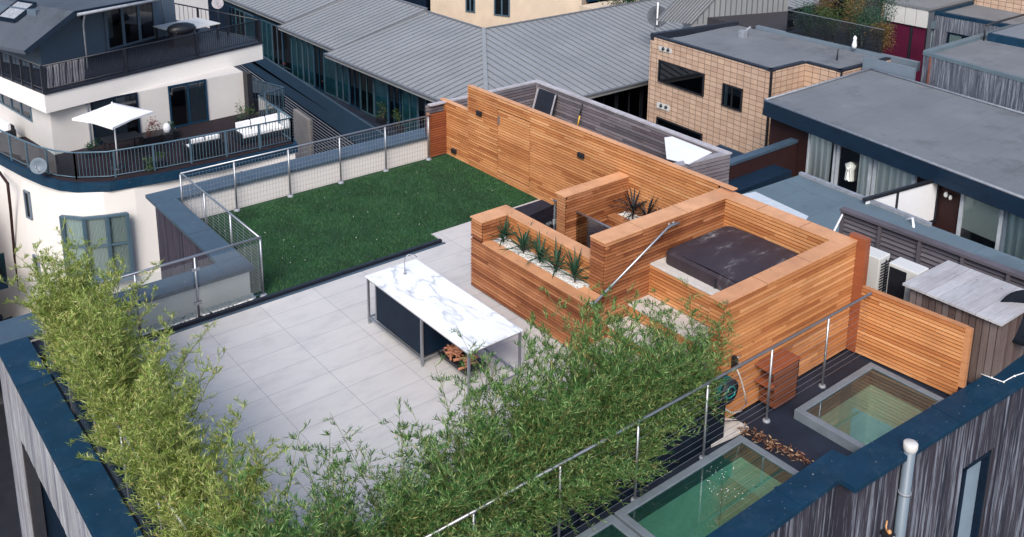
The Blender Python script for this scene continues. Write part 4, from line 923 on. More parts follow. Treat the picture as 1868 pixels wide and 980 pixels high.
# slit windows lower down on the curved side
for (z0, z1, s_) in ((-7.8, -6.6, .0), (-10.6, -9.4, .12)):
    window(L, (7.55+s_*.24, 40.7-s_*.97), (7.655+s_*.24, 40.28-s_*.97), z0, z1, (-.97, -.243), 1, 'plastic_grey', 'g_dark')
# drainpipe
mb = MB(); mb.tube([PX(-2, 313, 7.0), PX(14, 335, 7.0), PX(19, 380, 7.1), PX(27, 470, 7.2), PX(46, 590, 7.3)], .06, 8); mb.build('drainpipe', 'red_wall', L)
M['mansard'] = plain('mansard', (.062, .075, .098), .7, 0, .12, .5, .1, laps=(4, 1.3))
# mansard storey
ZM = ZT
pa, pb = P(77, 127, ZM+.0), P(300, 66, ZM); pd = (pb-pa).normalized(); pn = Vector((-pd.y, pd.x, 0))
def pq(s, n_, z): v = pa+pd*s+pn*n_; return Vector((v.x, v.y, z))
Lp = (pb-pa).length
mb = MB(); mb.hexa([pq(0, 0, ZM), pq(Lp, 0, ZM), pq(Lp, 10, ZM), pq(0, 10, ZM)], [pq(0, 0, ZM+2.6), pq(Lp, 0, ZM+2.6), pq(Lp, 10, ZM+2.6), pq(0, 10, ZM+2.6)]); mb.build('penthouse_wall', 'pent_blue', L)
zr1 = ZM+2.7
e0 = P(45, 93, ZM+1.15); k0 = P(135, 21, zr1); k1 = P(330, -14, zr1)
e0b = P(-60, 52, ZM+1.15); k0b = k0+(e0b-e0)*1.0+Vector((0, 0, 0)); k0b.z = zr1+1.0
top = zr1+.05
mb = MB()
back = pn*9
kb0 = k0+pn*9; kb1 = k1+pn*9; kb0.z = kb1.z = top; e0b = e0+(kb0-k0)
mb.face([e0, k0, kb0, e0b]); mb.face([k0, k1, kb1, kb0])
dn = Vector((0, 0, -.16)); mb.face([e0, e0+dn, k0+dn, k0]); mb.face([k0, k0+dn, k1+dn, k1]); mb.face([e0b, e0b+dn, e0+dn, e0])
mb.face([e0+dn, e0b+dn, kb0+dn, k0+dn]); mb.face([k0+dn, kb0+dn, kb1+dn, k1+dn])
rf = mb.build('roof', 'mansard', L)
mb = MB(); mb.beam(e0+Vector((0, 0, -.08))-pn*.05, k0+Vector((0, 0, -.08))-pn*.05, .1, .2); mb.beam(k0+Vector((0, 0, -.08))-pn*.05, k1+Vector((0, 0, -.08))-pn*.05, .1, .2); mb.build('verge', 'slate_dk', rf)
mb = MB(); g1 = k0+Vector((.05, -.08, -.12))-pn*.1; g2 = k1-pn*.1+Vector((0, 0, -.12)); mb.tube([g1, g2], .07, 8); mb.tube([g1+pd*.35, g1+pd*.35+Vector((0, 0, -.3))+pn*.1, pq(.0, -.08, 0)*0+(g1+pd*.5+pn*.35)+Vector((0, 0, -.6)), (g1+pd*.5+pn*.35)+Vector((0, 0, -2.5))], .04, 8); mb.build('gutter', 'lead', L)
# open roof window in the mansard
u1 = (k0-e0).normalized(); u2 = (e0b-e0).normalized(); rn = u1.cross(u2); rn = rn if rn.z > 0 else -rn
rd_ = ray(33, 22); rc_ = Vector((0, 0, H0))+rd_*((e0-Vector((0, 0, H0))).dot(rn)/rd_.dot(rn))
def rq(a, b, c): return rc_+u1*a+u2*b+rn*c
mb = MB()
for a, b in (((-.55, -.55), (.55, -.55)), ((-.55, .55), (.55, .55)), ((-.55, -.55), (-.55, .55)), ((.55, -.55), (.55, .55))): mb.beam(rq(*a, .10), rq(*b, .10), .1, .16)
rw = mb.build('roof_window', 'slate_dk', L); mb = MB(); mb.face([rq(-.5, -.5, .16), rq(.5, -.5, .16), rq(.5, .5, .16), rq(-.5, .5, .16)]); mb.build('pane', 'lead', rw)
# glazing of the penthouse and its vent
s0 = (P(195, 95, ZM)-pa).dot(pd)
window(L, pq(s0, -.001, 0), pq(Lp-.5, -.001, 0), ZM+.05, ZM+2.35, -pn, 3, 'pent_blue', 'g_dark', .14, curtain=[(.1, .45, ZM+.6)])
mb = MB(); v = pq(s0-1.1, -.02, ZM+1.85); mb.lathe(v, [(0, .03), (.11, .03), (.11, 0)], 14, axis=-pn); mb.build('vent', 'black', L)
mb = MB(); mb.hexa([pq(Lp, -.1, ZM), pq(Lp+.7, -.1, ZM), pq(Lp+.7, 1, ZM), pq(Lp, 1, ZM)], [pq(Lp, -.1, ZM+2.8), pq(Lp+.7, -.1, ZM+2.8), pq(Lp+.7, 1, ZM+2.8), pq(Lp, 1, ZM+2.8)]); mb.build('penthouse_wall', 'pent_blue', L)
def picket(name, pts, h, label, mat, bars=.13, post=1.4, base=.1, cat='railing', br=.012, pr=.035, group=None):
    e = empty(name, pts[0], label, cat, group); pts = [Vector(p) for p in pts]
    tp_ = MB(); tp_.tube([p+Vector((0, 0, h)) for p in pts], .035, 8); tp_.tube([p+Vector((0, 0, base)) for p in pts], .02, 6); tp_.build('rails', mat, e)
    bm_ = MB(); acc = 0; nxt = 0; npost = 0
    for a, b in zip(pts, pts[1:]):
        L_ = (b-a).length; s = nxt-acc
        while s < L_:
            p = a+(b-a)*(s/L_); bm_.beam(p+Vector((0, 0, base)), p+Vector((0, 0, h)), br*1.6, br*1.6); nxt += bars; s = nxt-acc
        acc += L_
    if bars < 50: bm_.build('balusters', mat, e)
    tot = acc; npn = max(1, round(tot/post))
    for k in range(npn+1):
        t = tot*k/npn; acc = 0
        for a, b in zip(pts, pts[1:]):
            L_ = (b-a).length
            if t <= acc+L_+1e-6: p = a+(b-a)*((t-acc)/L_); break
            acc += L_
        pm = MB(); pm.beam(p+Vector((0, 0, -.1)), p+Vector((0, 0, h)), pr*1.8, pr*1.8); pm.build('post', mat, e)
    return e
bp = [P(x, y-4, ZB) for x, y in ((-30, 267), (0, 285), (40, 305), (75, 320), (105, 328), (140, 332), (200, 330), (300, 313), (400, 293), (533, 264))]
picket('balcony_railing', bp[5:], 1.1, 'blue-grey balcony railing with thin bars along the front of the white house', 'rail_blue')
e = picket('balcony_railing', bp[:6], 1.1, 'blue-grey balcony railing with glass panels round the left side of the white house', 'rail_blue', 99, 1.3)
mb = MB()
for a, b in zip(bp[:5], bp[1:6]): mb.face([a+Vector((0, 0, .1)), b+Vector((0, 0, .1)), b+Vector((0, 0, 1.05)), a+Vector((0, 0, 1.05))])
mb.build('glass', 'g_pale', e)
be = [bp[-1], Vector((17.47, 40.18, ZB)), Vector((18.98, 40.65, ZB)), Vector((18.24, 43.5, ZB))]
e = picket('balcony_railing', be, 1.1, 'pale blue glass railing closing the right end of the white house balcony', 'rail_blue', .25)
mb = MB()
for a, b in zip(be, be[1:]): mb.face([a+Vector((0, 0, .1)), b+Vector((0, 0, .1)), b+Vector((0, 0, 1.05)), a+Vector((0, 0, 1.05))])
mb.build('glass', 'g_pale', e)
r0, r1 = fa+fd*.05, fb-fd*.1; rl = fa+ld_*9
picket('terrace_railing', [r0, r1], 1.05, 'black railing with fine bars along the upper roof terrace of the white house', 'rail_black', .11, 3.2, pr=.06)
picket('terrace_railing', [r0+ld_*.05-fd*.02, rl], 1.05, 'black railing around the left side of the upper roof terrace', 'rail_black', .45, .9, pr=.06)
picket('terrace_railing', [fb-fd*.1+fn*.1, fb-fd*.6+fn*9], 1.05, 'black railing across the right end of the upper roof terrace', 'rail_black', .35, 2.2, pr=.04)
# umbrella, furniture on the balcony
U = Vector((10.15, 38.3, ZB)); um = empty('parasol', U, 'white square parasol open on the white house balcony', 'parasol')
cs = [P(131, 216, -3.25), P(205, 233, -3.25), P(280, 203, -3.25)]; cs.append(cs[0]+cs[2]-cs[1]); apx = (cs[0]+cs[2])/2; apx.z = -2.78
mb = MB()
for i in range(4):
    a, b = cs[i], cs[(i+1) % 4]; m_ = (a+b)/2; m_ = m_+(apx-m_)*.04; a1_, b1_ = a.lerp(apx, .5)+Vector((0, 0, -.05)), b.lerp(apx, .5)+Vector((0, 0, -.05))
    mb.face([a, m_, b, b1_, a1_]); mb.face([a1_, b1_, apx]); mb.face([a, a+Vector((0, 0, -.09)), m_+Vector((0, 0, -.06)), m_]); mb.face([m_, m_+Vector((0, 0, -.06)), b+Vector((0, 0, -.09)), b])
mb.build('canopy', 'white_paint', um); mb = MB(); mb.tube([(apx.x, apx.y, ZB), (apx.x, apx.y, apx.z+.05)], .03); mb.build('pole', 'white_paint', um)
mb = MB(); mb.lathe((apx.x, apx.y, ZB+.02), [(.3, 0), (.3, .07), (.05, .1)], 16); mb.build('base', 'black', um)
def sofa(p, rz, lw_, label):
    e = empty('sofa', p, label, 'sofa', None, rz); T_ = Matrix.Translation(p) @ Matrix.Rotation(rz, 4, 'Z')
    def bx(x0, x1, y0, y1, z0, z1, nm, mt):
        mb = MB(); lo = [T_ @ Vector(v) for v in ((x0, y0, z0), (x1, y0, z0), (x1, y1, z0), (x0, y1, z0))]; hi = [T_ @ Vector(v) for v in ((x0, y0, z1), (x1, y0, z1), (x1, y1, z1), (x0, y1, z1))]
        mb.hexa(lo, hi); o = mb.build(nm, mt, e, .03); return o
    bx(-lw_/2, lw_/2, -.4, .4, .05, .3, 'base', 'black'); bx(-lw_/2, lw_/2, .32, .45, .3, .7, 'back', 'black'); bx(-lw_/2-.1, -lw_/2, -.4, .45, .05, .55, 'arm', 'black'); bx(lw_/2, lw_/2+.1, -.4, .45, .05, .55, 'arm', 'black')
    n = max(1, round(lw_/.75))
    for k in range(n):
        x0 = -lw_/2+k*lw_/n; bx(x0+.02, x0+lw_/n-.02, -.4, .3, .3, .46, 'seat_cushion', 'white_paint'); bx(x0+.03, x0+lw_/n-.03, .16, .31, .46, .85, 'back_cushion', 'white_paint')
    return e
sofa(Vector((16.45, 37.75, ZB)), .05, 2.1, 'black rattan sofa with thick white cushions at the right end of the balcony')
sofa(Vector((13.7, 37.3, ZB)), 3.14, 1.3, 'low black rattan seat with white cushions near the middle of the balcony')
sofa(Vector((9.2, 43.6, ZT))*0+Vector((7.5, 44.1, ZB)), -1.4, 1.0, 'black seat with dark cushions under the strip window')
def table_chairs(p, label):
    e = empty('garden_table', p, label, 'table'); x, y, z = p; mb = MB(); mb.box(x-.7, x+.7, y-.45, y+.45, z+.7, z+.74); mb.build('tabletop', 'black', e)
    for sx in (-.6, .6):
        for sy in (-.35, .35): mb = MB(); mb.box(x+sx-.025, x+sx+.025, y+sy-.025, y+sy+.025, z, z+.7); mb.build('leg', 'black', e)
table_chairs((11.1, 39.3, ZB+.02), 'dark garden table in the shade of the white parasol')
def bush(name, p, r, h, n, mat, label, cat='plant', group=None, seed=0, ls=.09, stem=True, pot=None):
    rr = random.Random(seed); e = empty(name, p, label, cat, group); mb = MB(); x, y, z = p
    cl = [(rr.gauss(0, r*.45), rr.gauss(0, r*.45), rr.uniform(.25, 1)*h) for _ in range(max(3, n//60))]
    st = random.getstate(); random.seed(seed)
    for _ in range(n):
        c = rr.choice(cl); v = Vector((x+c[0]+rr.gauss(0, r*.25), y+c[1]+rr.gauss(0, r*.25), z+min(h*1.05, max(.03, c[2]+rr.gauss(0, h*.12)))))
        leaf(mb, v, Vector((rr.uniform(-1, 1), rr.uniform(-1, 1), rr.uniform(-.4, 1))), ls*rr.uniform(.6, 1.4), ls*.45)
    mb.build('foliage', mat, e); mb = MB()
    for c in cl[:8]: mb.tube([(x, y, z), (x+c[0]*.4, y+c[1]*.4, z+c[2]*.5), (x+c[0], y+c[1], z+c[2])], .02*max(1, h*.5), 5, 0, .006)
    mb.build('stem', 'bark', e)
    if pot: mb = MB(); mb.box(x-pot, x+pot, y-pot, y+pot, z-.0, z+.3); mb.build('pot', 'black', e)
    random.setstate(st); return e
bush('potted_plant', (12.55, 40.2, ZB+.02), .35, .9, 260, 'leaf_red', 'reddish grass in a black trough between the two balcony doors', seed=1, pot=.4)
bush('potted_plant', (13.3, 40.2, ZB+.02), .25, .6, 200, 'leaf_dark', 'dark green plant in a black trough left of the right balcony door', seed=2, pot=.35)
bush('potted_plant', (16.7, 40.0, ZB+.02), .4, .9, 320, 'leaf_mid', 'green shrub beside the sofa at the right of the balcony', seed=3, pot=.3)
bush('potted_plant', (10.0, 39.9, ZB+.02), .3, .7, 240, 'leaf_dark', 'dark green plant at the corner of the balcony wall', seed=4, pot=.25)
bush('potted_plant', (11.6, 37.1, ZB+.02), .45, .5, 340, 'leaf_mid', 'low green plants behind the balcony bars below the parasol', seed=5, pot=.3)
for k, (x, y) in enumerate(((13.05, 39.6), )):
    e = empty('lantern', (x, y, ZB+.3), 'white egg-shaped lantern on the black trough by the right balcony door', 'lantern'); mb = MB(); mb.ball((x, y, ZB+.65), .16, 0, (1, 1, 1.45), 14); mb.build('shade', 'white_paint', e); mb = MB(); mb.box(x-.2, x+.2, y-.2, y+.2, ZB+.02, ZB+.42); mb.build('base', 'black', e)
def dish(p, r, ax, label, mat='plastic_grey', mast=.8):
    p = Vector(p); ax = Vector(ax).normalized(); e = empty('satellite_dish', p, label, 'satellite dish'); mb = MB()
    mb.lathe(p, [(0, -.25*r), (.5*r, -.18*r), (.85*r, -.03*r), (r, .06*r), (.98*r, .07*r), (.5*r, -.14*r), (0, -.2*r)], 24, axis=ax); mb.build('reflector', mat, e)
    mb = MB(); mb.tube([p-ax*.2*r, p-ax*.5*r, p-ax*.5*r+Vector((0, 0, -mast))], .03); mb.tube([p-Vector((0, 0, r*.9)), p+ax*r*.9], .012); mb.ball(p+ax*r*.9, .04); mb.build('arm', 'steel_dull', e); return e
dish(P(73, 299, -4.9)+Vector((-.1, -.2, 0)), .32, (-.5, -.85, .2), 'round grey satellite dish on the left balcony railing of the white house', 'plastic_grey', .3)
# furniture and junk on the upper terrace
mb = MB(); q0 = P(318, 60, ZT+.75); um2 = empty('covered_table', q0, 'pale striped table top on the upper roof terrace', 'table')
for k in range(4): mb.prism([(q0+fd*(.1+k*.62))[:2], (q0+fd*(.68+k*.62))[:2], (q0+fd*(.68+k*.62)+fn*1.9)[:2], (q0+fd*(.1+k*.62)+fn*1.9)[:2]], ZT+.72, ZT+.76)
mb.build('tabletop', 'plastic_white', um2)
for a, b in ((.2, .1), (2.4, .1), (.2, 1.8), (2.4, 1.8)): mb = MB(); c_ = q0+fd*a+fn*b; mb.box(c_.x-.04, c_.x+.04, c_.y-.04, c_.y+.04, ZT, ZT+.72); mb.build('leg', 'black', um2)
bb = fb-fd*2.9+fn*2.2; bq_ = empty('barbecue', bb, 'black covered barbecue on the upper roof terrace', 'barbecue')
mb = MB(); mb.ball(bb+Vector((0, 0, .8)), .55, 0, (1.3, .8, .55), 12); mb.build('lid', 'black', bq_); mb = MB(); mb.box(bb.x-.5, bb.x+.5, bb.y-.3, bb.y+.3, ZT, ZT+.7); mb.build('cart', 'black', bq_)
fs = empty('leaning_boards', fa+fd*1+fn*.25, 'pale boards leaning behind the black railing at the terrace corner', 'boards'); mb = MB()
for k in range(6): a = fa+fd*(.45+k*.27)+fn*.35; mb.beam(a, a+Vector((0, 0, .95))+fn*(-.12), .2, .02, up=(fn.x, fn.y, 0))
mb.build('board', 'grey_cap', fs)
dish(P(397, 6, -1.6), .3, (-.3, -.9, .25), 'pale round satellite dish behind the upper roof terrace', 'grey_cap', 1.6)

# neighbour house at the far left edge
N = empty('neighbour_house', (3, 44, GZ), 'dark balconies of a neighbouring house at the left edge below the white house', 'building')
mb = MB(); mb.box(-2, 5.0, 41, 60, GZ, -6.6); mb.build('wall', 'render_grey', N)
mb = MB(); mb.box(-30, 6.6, 14, 39.9, GZ, -15.2); mb.build('low_dark_slab', 'black', N)  # added black slab: stands for shade over the low ground at the left
for z in (-9.8, -12.6): 
    mb = MB(); mb.box(-1, 6.4, 40.0, 42.5, z-.5, z); mb.build('balcony', 'slate_dk', N)
    mb = MB(); mb.box(-1, 6.4, 39.95, 40.0, z, z+1.05); mb.build('balustrade', 'g_teal', N)

# ================================================================== LONG METAL-ROOFED BUILDING
def seam_mat():
    m, n, l, b = new_mat('metal_roof')
    f = noise(n, l, mapping(n, l, (1, 1, 1)), .5, 6, .6)
    l.new(ramp(n, l, f, [(.3, (.245, .255, .262)), (.7, (.305, .315, .322))]), b.inputs['Base Color'])
    b.inputs['Roughness'].default_value = .5; b.inputs['Metallic'].default_value = .15; M['metal_roof'] = m
seam_mat(); M['teal_frame'] = plain('teal_frame', (.03, .075, .095), .5); M['seam'] = plain('seam', (.14, .15, .17), .6, .1, .1)
MR = empty('metal_roof_building', (30, 45, GZ), 'long low building with grey seamed metal roofs bending round a corner over glass walls', 'building')
def roof_wing(q, n, along, name='roof'):
    """q: four corners eave a, eave b, ridge b, ridge a; seams run eave->ridge"""
    a, b, c, d = [Vector(v) for v in q]; nrm = (b-a).cross(c-b).normalized(); nrm = nrm if nrm.z > 0 else -nrm
    mb = MB(); dn = Vector((0, 0, -.18)); mb.face([a, b, c, d]); mb.face([a+dn, d+dn, c+dn, b+dn]); mb.face([a, a+dn, b+dn, b]); mb.face([b, b+dn, c+dn, c]); mb.face([c, c+dn, d+dn, d]); mb.face([d, d+dn, a+dn, a])
    o = mb.build(name, 'metal_roof', MR)
    sm = MB()
    return o, sm, nrm
ZE, ZRg = -5.8, -4.2
def wing(q, count, name='roof'):
    o, sm, nrm = roof_wing(q, count, None, name); a, b, c, d = [Vector(v) for v in q]
    for k in range(count+1):
        t = k/count; p0 = a.lerp(b, t); p1 = d.lerp(c, t); sm.beam(p0+nrm*.02, p1+nrm*.02, .035, .045, up=nrm)
    sm.beam(a+nrm*.03, b+nrm*.03, .12, .1, up=nrm); sm.beam(d+nrm*.03, c+nrm*.03, .14, .09, up=nrm)
    sm.build('seams', 'seam', o); return o
xr = 33.0; yr = 43.7
wing([(26.9, 70, ZE+.35), (26.9, 57.0, ZE+.35), (xr, 57.0, ZRg+.35), (xr, 70, ZRg+.35)], 24)
wing([(26.4, 56.98, ZE+.15), (26.4, 49.6, ZE+.15), (xr, 49.6, ZRg+.15), (xr, 56.98, ZRg+.15)], 15)
# last section of the long wing up to the hip: seams end on the hip line
oc = Vector((26.1, 34.3, ZE)); ic = Vector((xr, yr, ZRg)); ea = Vector((25.8, 49.58, ZE)); ra_ = Vector((xr, 49.58, ZRg))
def fan(A, Bc, R0, R1, step_dir, n, lab):
    mb = MB(); dn = Vector((0, 0, -.18)); f = [A, Bc, R1, R0]
    nr = (Bc-A).cross(R1-Bc).normalized(); nr = nr if nr.z > 0 else -nr
    mb.face(f); mb.face([v+dn for v in reversed(f)])
    for i in range(4): mb.face([f[i], f[i]+dn, f[(i+1) % 4]+dn, f[(i+1) % 4]])
    o = mb.build('roof', 'metal_roof', MR); sm = MB()
    for k in range(n+1):
        t = k/n; p0 = A.lerp(Bc, t)                    # point on the eave; the seam runs perpendicular to the eave up the slope
        if step_dir == 'x':
            yv = p0.y
            if yv >= ic.y: p1 = Vector((xr, yv, ZRg))
            else: s = (yv-oc.y)/(ic.y-oc.y); p1 = oc.lerp(ic, s)
        else:
            xv = p0.x
            if xv >= ic.x: p1 = Vector((xv, yr, ZRg))
            else: s = (xv-oc.x)/(ic.x-oc.x); p1 = oc.lerp(ic, s)
        if (p1-p0).length > .2: sm.beam(p0+nr*.02, p1+nr*.02, .035, .045, up=nr)
    sm.beam(A+nr*.03, Bc+nr*.03, .12, .1, up=nr); sm.beam(R0+nr*.03, R1+nr*.03, .12, .08, up=nr); sm.build('seams', 'seam', o); return o
fan(ea, oc, ra_, ic, 'x', 31, '')
eb = Vector((60, 34.3, ZE)); rb_ = Vector((60, yr, ZRg))
fan(oc, eb, ic, rb_, 'y', 66, '')
mb = MB(); mb.beam(oc+Vector((0, 0, .05)), ic+Vector((0, 0, .05)), .22, .08); mb.build('hip_flashing', 'metal_roof', MR)
mb = MB(); mb.box(26.9, 32.7, 44, 70, GZ, ZE-.1); mb.box(27, 60, 34.95, 43.5, GZ, ZE-.1); mb.build('wall', 'slate_dk', MR)
mb = MB(); mb.box(32.7, 33.0, 43.7, 70, GZ, ZRg-.1); mb.box(33, 60, 43.4, 43.7, GZ, ZRg-.1); mb.build('wall', 'felt_dark', MR)
M['g_room'] = tinted_glass('g_room', (.55, .72, .75), .07)
# glass walls below the eaves, with mullions; each bay a window
y = 66.0; k = 0; random.seed(31)
while y > 35.6:
    wd = 1.55 if k % 3 else 1.25; xw = 26.88 if y > 44 else 26.98
    window(MR, (xw, y), (xw, y-wd+.05), -8.85, ZE-.05, (-1, 0), 1 if k % 4 == 2 else 2, ['slate', 'teal_frame', 'slate_hi'][k % 3], 'g_room', .05, back=['curtain_dim', 'black', 'curtain_dim', 'teal_dim'][k % 4] if k % 4 in (1,) else ('black' if k % 3 == 0 else 'teal_dim'))
    y -= wd; k += 1
for k in range(8):
    x = 27.6+k*1.9; window(MR, (x, 34.9), (x+1.8, 34.9), -8.6, -6.2, (0, -1), 2, 'black', 'g_dark', .06)
# roof terrace in front of the glass: floor, long navy parapet, louvred wall
bt0, bt1 = P(479, 102, -8.3), P(702, 246, -8.3); bd = (bt0-bt1).normalized(); bt0 = bt1+bd*30; bt1 = bt1-bd*9
mb = MB(); mb.prism([bt0[:2], bt1[:2], (27, bt1.y), (27, bt0.y)], -9.2, -8.9); mb.build('terrace_floor', 'membrane', MR)
bn = Vector((-bd.y, bd.x, 0)); bn = bn if bn.x < 0 else -bn
mb = MB(); mb.hexa([bt1+bn*.5+Vector((0, 0, -1.2)), bt0+bn*.5+Vector((0, 0, -1.2)), bt0+Vector((0, 0, -1.2)), bt1+Vector((0, 0, -1.2))], [bt1+bn*.02, bt0+bn*.02, bt0-bn*.1, bt1-bn*.1]); M['band_navy'] = plain('band_navy', (.008, .026, .05), .5, 0, .15, 2, 0, .25); mb.build('parapet', 'band_navy', MR)
mb = MB(); mb.beam(bt1, bt0, .12, .05); mb.build('coping', 'slate_hi', MR)
mb = MB()
for i in range(34):
    z = -9.6-i*.19; mb.beam(Vector((bt1.x+bn.x*.55, bt1.y+bn.y*.55, z)), Vector((bt0.x+bn.x*.55, bt0.y+bn.y*.55, z)), .03, .14, up=(bn.x, bn.y, 1))
mb.face([(bt1.x, bt1.y, -9.5), (bt0.x, bt0.y, -9.5), (bt0.x, bt0.y, GZ), (bt1.x, bt1.y, GZ)], 1); mb.build('louvres', ['lead', 'slate_dk'], MR)
c1 = P(552, 192, -9.9); tt = (Vector((c1.x, c1.y, 0))-Vector((bt1.x, bt1.y, 0))).dot(bd); ca = Vector((bt1.x, bt1.y, 0))+bd*(tt-.3)+bn*.72; cb2 = ca-bd*2.4
mb = MB(); mb.prism([ca[:2], cb2[:2], (cb2-bn*.3)[:2], (ca-bn*.3)[:2]], -15.5, -9.95); mb.build('concrete_panel', 'concrete', MR)
# things on that terrace
def on_terrace(px, py): v = P(px, py, -8.9); return v
mbk = [(487, 82, 'green'), (498, 92, 'orange')]
for k, (x, y_, mt, lb) in enumerate(((488, 97, 'green_p', 'small green garden chair on the far end of the glass-walled terrace'), (499, 103, 'orange', 'small orange garden chair beside the green one on the glass-walled terrace'))):
    v = P(x, y_, -8.4); v.x -= .1; e = empty('garden_chair', v, lb, 'chair', 'coloured garden chairs'); mb = MB(); mb.box(v.x-.25, v.x+.25, v.y-.25, v.y+.25, v.z, v.z+.05); mb.build('seat', mt, e)
    mb = MB(); mb.hexa([(v.x+.2, v.y-.25, v.z+.05), (v.x+.25, v.y-.25, v.z+.05), (v.x+.25, v.y+.25, v.z+.05), (v.x+.2, v.y+.25, v.z+.05)], [(v.x+.3, v.y-.22, v.z+.6), (v.x+.34, v.y-.22, v.z+.6), (v.x+.34, v.y+.22, v.z+.6), (v.x+.3, v.y+.22, v.z+.6)]); mb.build('backrest', mt, e)
    for a, b in ((-.2, -.2), (.2, -.2), (-.2, .2), (.2, .2)): mb = MB(); mb.box(v.x+a-.02, v.x+a+.02, v.y+b-.02, v.y+b+.02, -8.9, v.z); mb.build('leg', mt, e)
v = P(528, 122, -8.5); e = empty('flower_table', v, 'white table covered with red flowers on the glass-walled terrace', 'table'); mb = MB(); mb.box(v.x-.3, v.x+.3, v.y-.8, v.y+.8, v.z, v.z+.05); mb.build('tabletop', 'plastic_white', e)
mb = MB()
for a in (-.7, .7): mb.box(v.x-.05, v.x+.05, v.y+a-.05, v.y+a+.05, -8.9, v.z)
mb.build('leg', 'black', e)
bush('flowers', (v.x, v.y+.1, v.z+.04), .35, .3, 240, 'leaf_red', 'red flowers standing on the white terrace table', seed=41)
for k, (x, y_, lb) in enumerate(((583, 158, 'reddish shrub on the terrace left of the second glass bay'), (598, 168, 'reddish shrub on the terrace in front of the first eave step'), (690, 226, 'sparse shrub on the terrace near the middle of the glass wall'), (722, 240, 'low shrub on the terrace nearest the timber wall'))):
    v = P(x, y_, -8.9); v.x += .3; bush('terrace_shrub', v, .5, 1.1, 420, 'leaf_red' if k < 2 else 'leaf_mid', lb, 'shrub', 'shrubs on the glass-walled terrace', seed=60+k, pot=.3)

# ================================================================== TILED BUILDING
ZTt = -2.5
TB = empty('tiled_building', (39, 27, GZ), 'flat-roofed building clad in square terracotta-beige tiles', 'building')
tp_ = [Vector(v) for v in ((34.6, 32.1), (34.1, 24.49), (36.45, 24.39), (36.43, 22.6), (38.6, 22.5), (40.15, 22.45), (40.15, 31.3))]
mb = MB(); mb.prism([(34.8, 31.2), (34.3, 24.65), (36.6, 24.55), (36.6, 22.8), (38.6, 22.7), (40.1, 22.65), (40.1, 31.2)], ZTt-.5, ZTt-.06); mb.build('roof', 'roof_felt', TB)
def tw(a, b, mat):
    mb = MB(); a = Vector(a); b = Vector(b); d = (b-a).normalized(); n_ = Vector((-d.y, d.x))*.25; mb.prism([a, b, b-n_, a-n_] if False else [a, b, b+n_, a+n_], GZ, ZTt-.03); return mb
for a, b, mt in ((tp_[0], tp_[1], 'tile_x'), (tp_[1], tp_[2], 'tile_y'), (tp_[2], tp_[3], 'tile_x'), (tp_[3], tp_[5], 'tile_y')): tw(a, b, mt).build('wall', mt, TB)
mb = MB()
for a, b in zip(tp_[:5], tp_[1:6]): d = (b-a).normalized(); mb.wall(a-d*.03, b+d*.03, ZTt-.029, ZTt+.06, .22)
for a, b in ((tp_[0], Vector((40.15, 31.3))),): mb.wall(b, a, ZTt-.2, ZTt+.14, .25)
mb.build('coping', 'edge_dark', TB)
mb = MB(); mb.box(tp_[1].x-.05, tp_[1].x+.05, tp_[1].y-.05, tp_[1].y+.02, GZ, ZTt); mb.box(36.41, 36.47, 22.53, 22.6, GZ, ZTt); mb.build('corner_trim', 'black', TB)
def ty(px, py): return PX(px, py, 34.45)
def twin(pa_, pb_, zt, zb, **kw):
    ya, yb = ty(*pa_).y, ty(*pb_).y
    xa = 34.1+(ya-24.49)*(.5/7.6); xb = 34.1+(yb-24.49)*(.5/7.6)
    return window(TB, (xa-.01, ya), (xb-.01, yb), zb, zt, (-1, .066), **kw)
twin((1201, 109), (1289, 135), ty(1201, 109).z, ty(1289, 177).z+.02, mull=1, frame='black', glass='g_dark')
twin((1325, 150), (1363, 158), ty(1325, 150).z, ty(1363, 203).z, mull=2, frame='black', glass='g_dark', curtain=[(.12, .3, -5.5)])
twin((1197, 213), (1285, 240), ty(1197, 213).z, ty(1285, 258).z-1, mull=1, frame='black', glass='g_dark')
twin((1319, 262), (1357, 273), ty(1319, 262).z, ty(1355, 303).z-.4, mull=2, frame='rail_blue', glass='g_pale', curtain=[(.1, 1.1, -8.2)])
for k, (x0, y0, x1, y1, lb) in enumerate(((1202, 82, 1224, 98, 'upper white vent plate on the tiled wall, above the wide window'), (1198, 184, 1220, 204, 'lower white vent plate on the tiled wall, below the wide window'))):
    a, b = ty(x0, y0), ty(x1, y1); e = empty('vent_plate', a, lb, 'vent', 'white vent plates on the tiled wall'); xx = 34.1+((a.y+b.y)/2-24.49)*.066
    mb = MB(); mb.box(xx-.06, xx-.02, b.y, a.y, b.z, a.z-.05); mb.build('plate', 'plastic_white', e); mb = MB()
    for t in (.35, .75): yy = a.y+(b.y-a.y)*t; mb.lathe((xx-.06, yy, (a.z+b.z)/2), [(.0, -.09), (.07, -.06), (.09, 0)], 12, axis=(1, 0, 0))
    mb.build('cowl', 'black', e)
def rvent(p, label, kind):
    p = Vector(p); e = empty('roof_vent', p, label, 'vent', 'roof vents on the tiled building'); mb = MB()
    if kind == 0: mb.box(p.x-.15, p.x+.15, p.y-.15, p.y+.15, p.z-.1, p.z+.3); mb.tube([p+Vector((.3, 0, -.1)), p+Vector((.3, 0, .3)), p+Vector((.45, -.1, .42))], .06); mb.build('cowl', 'lead', e)
    else:
        mb.tube([p+Vector((0, 0, -.1)), p+Vector((0, 0, .45))], .035); mb.build('mast', 'black', e); mb = MB()
        mb.beam(p+Vector((-.45, .2, .5)), p+Vector((.45, -.2, .5)), .03, .03)
        for t in (-.4, -.2, 0, .2, .4): mb.beam(p+Vector((t*.9-.2, -t*.4-.3, .5)), p+Vector((t*.9+.2, -t*.4+.3, .5)), .02, .02)
        mb.build('aerial', 'steel_dull', e)
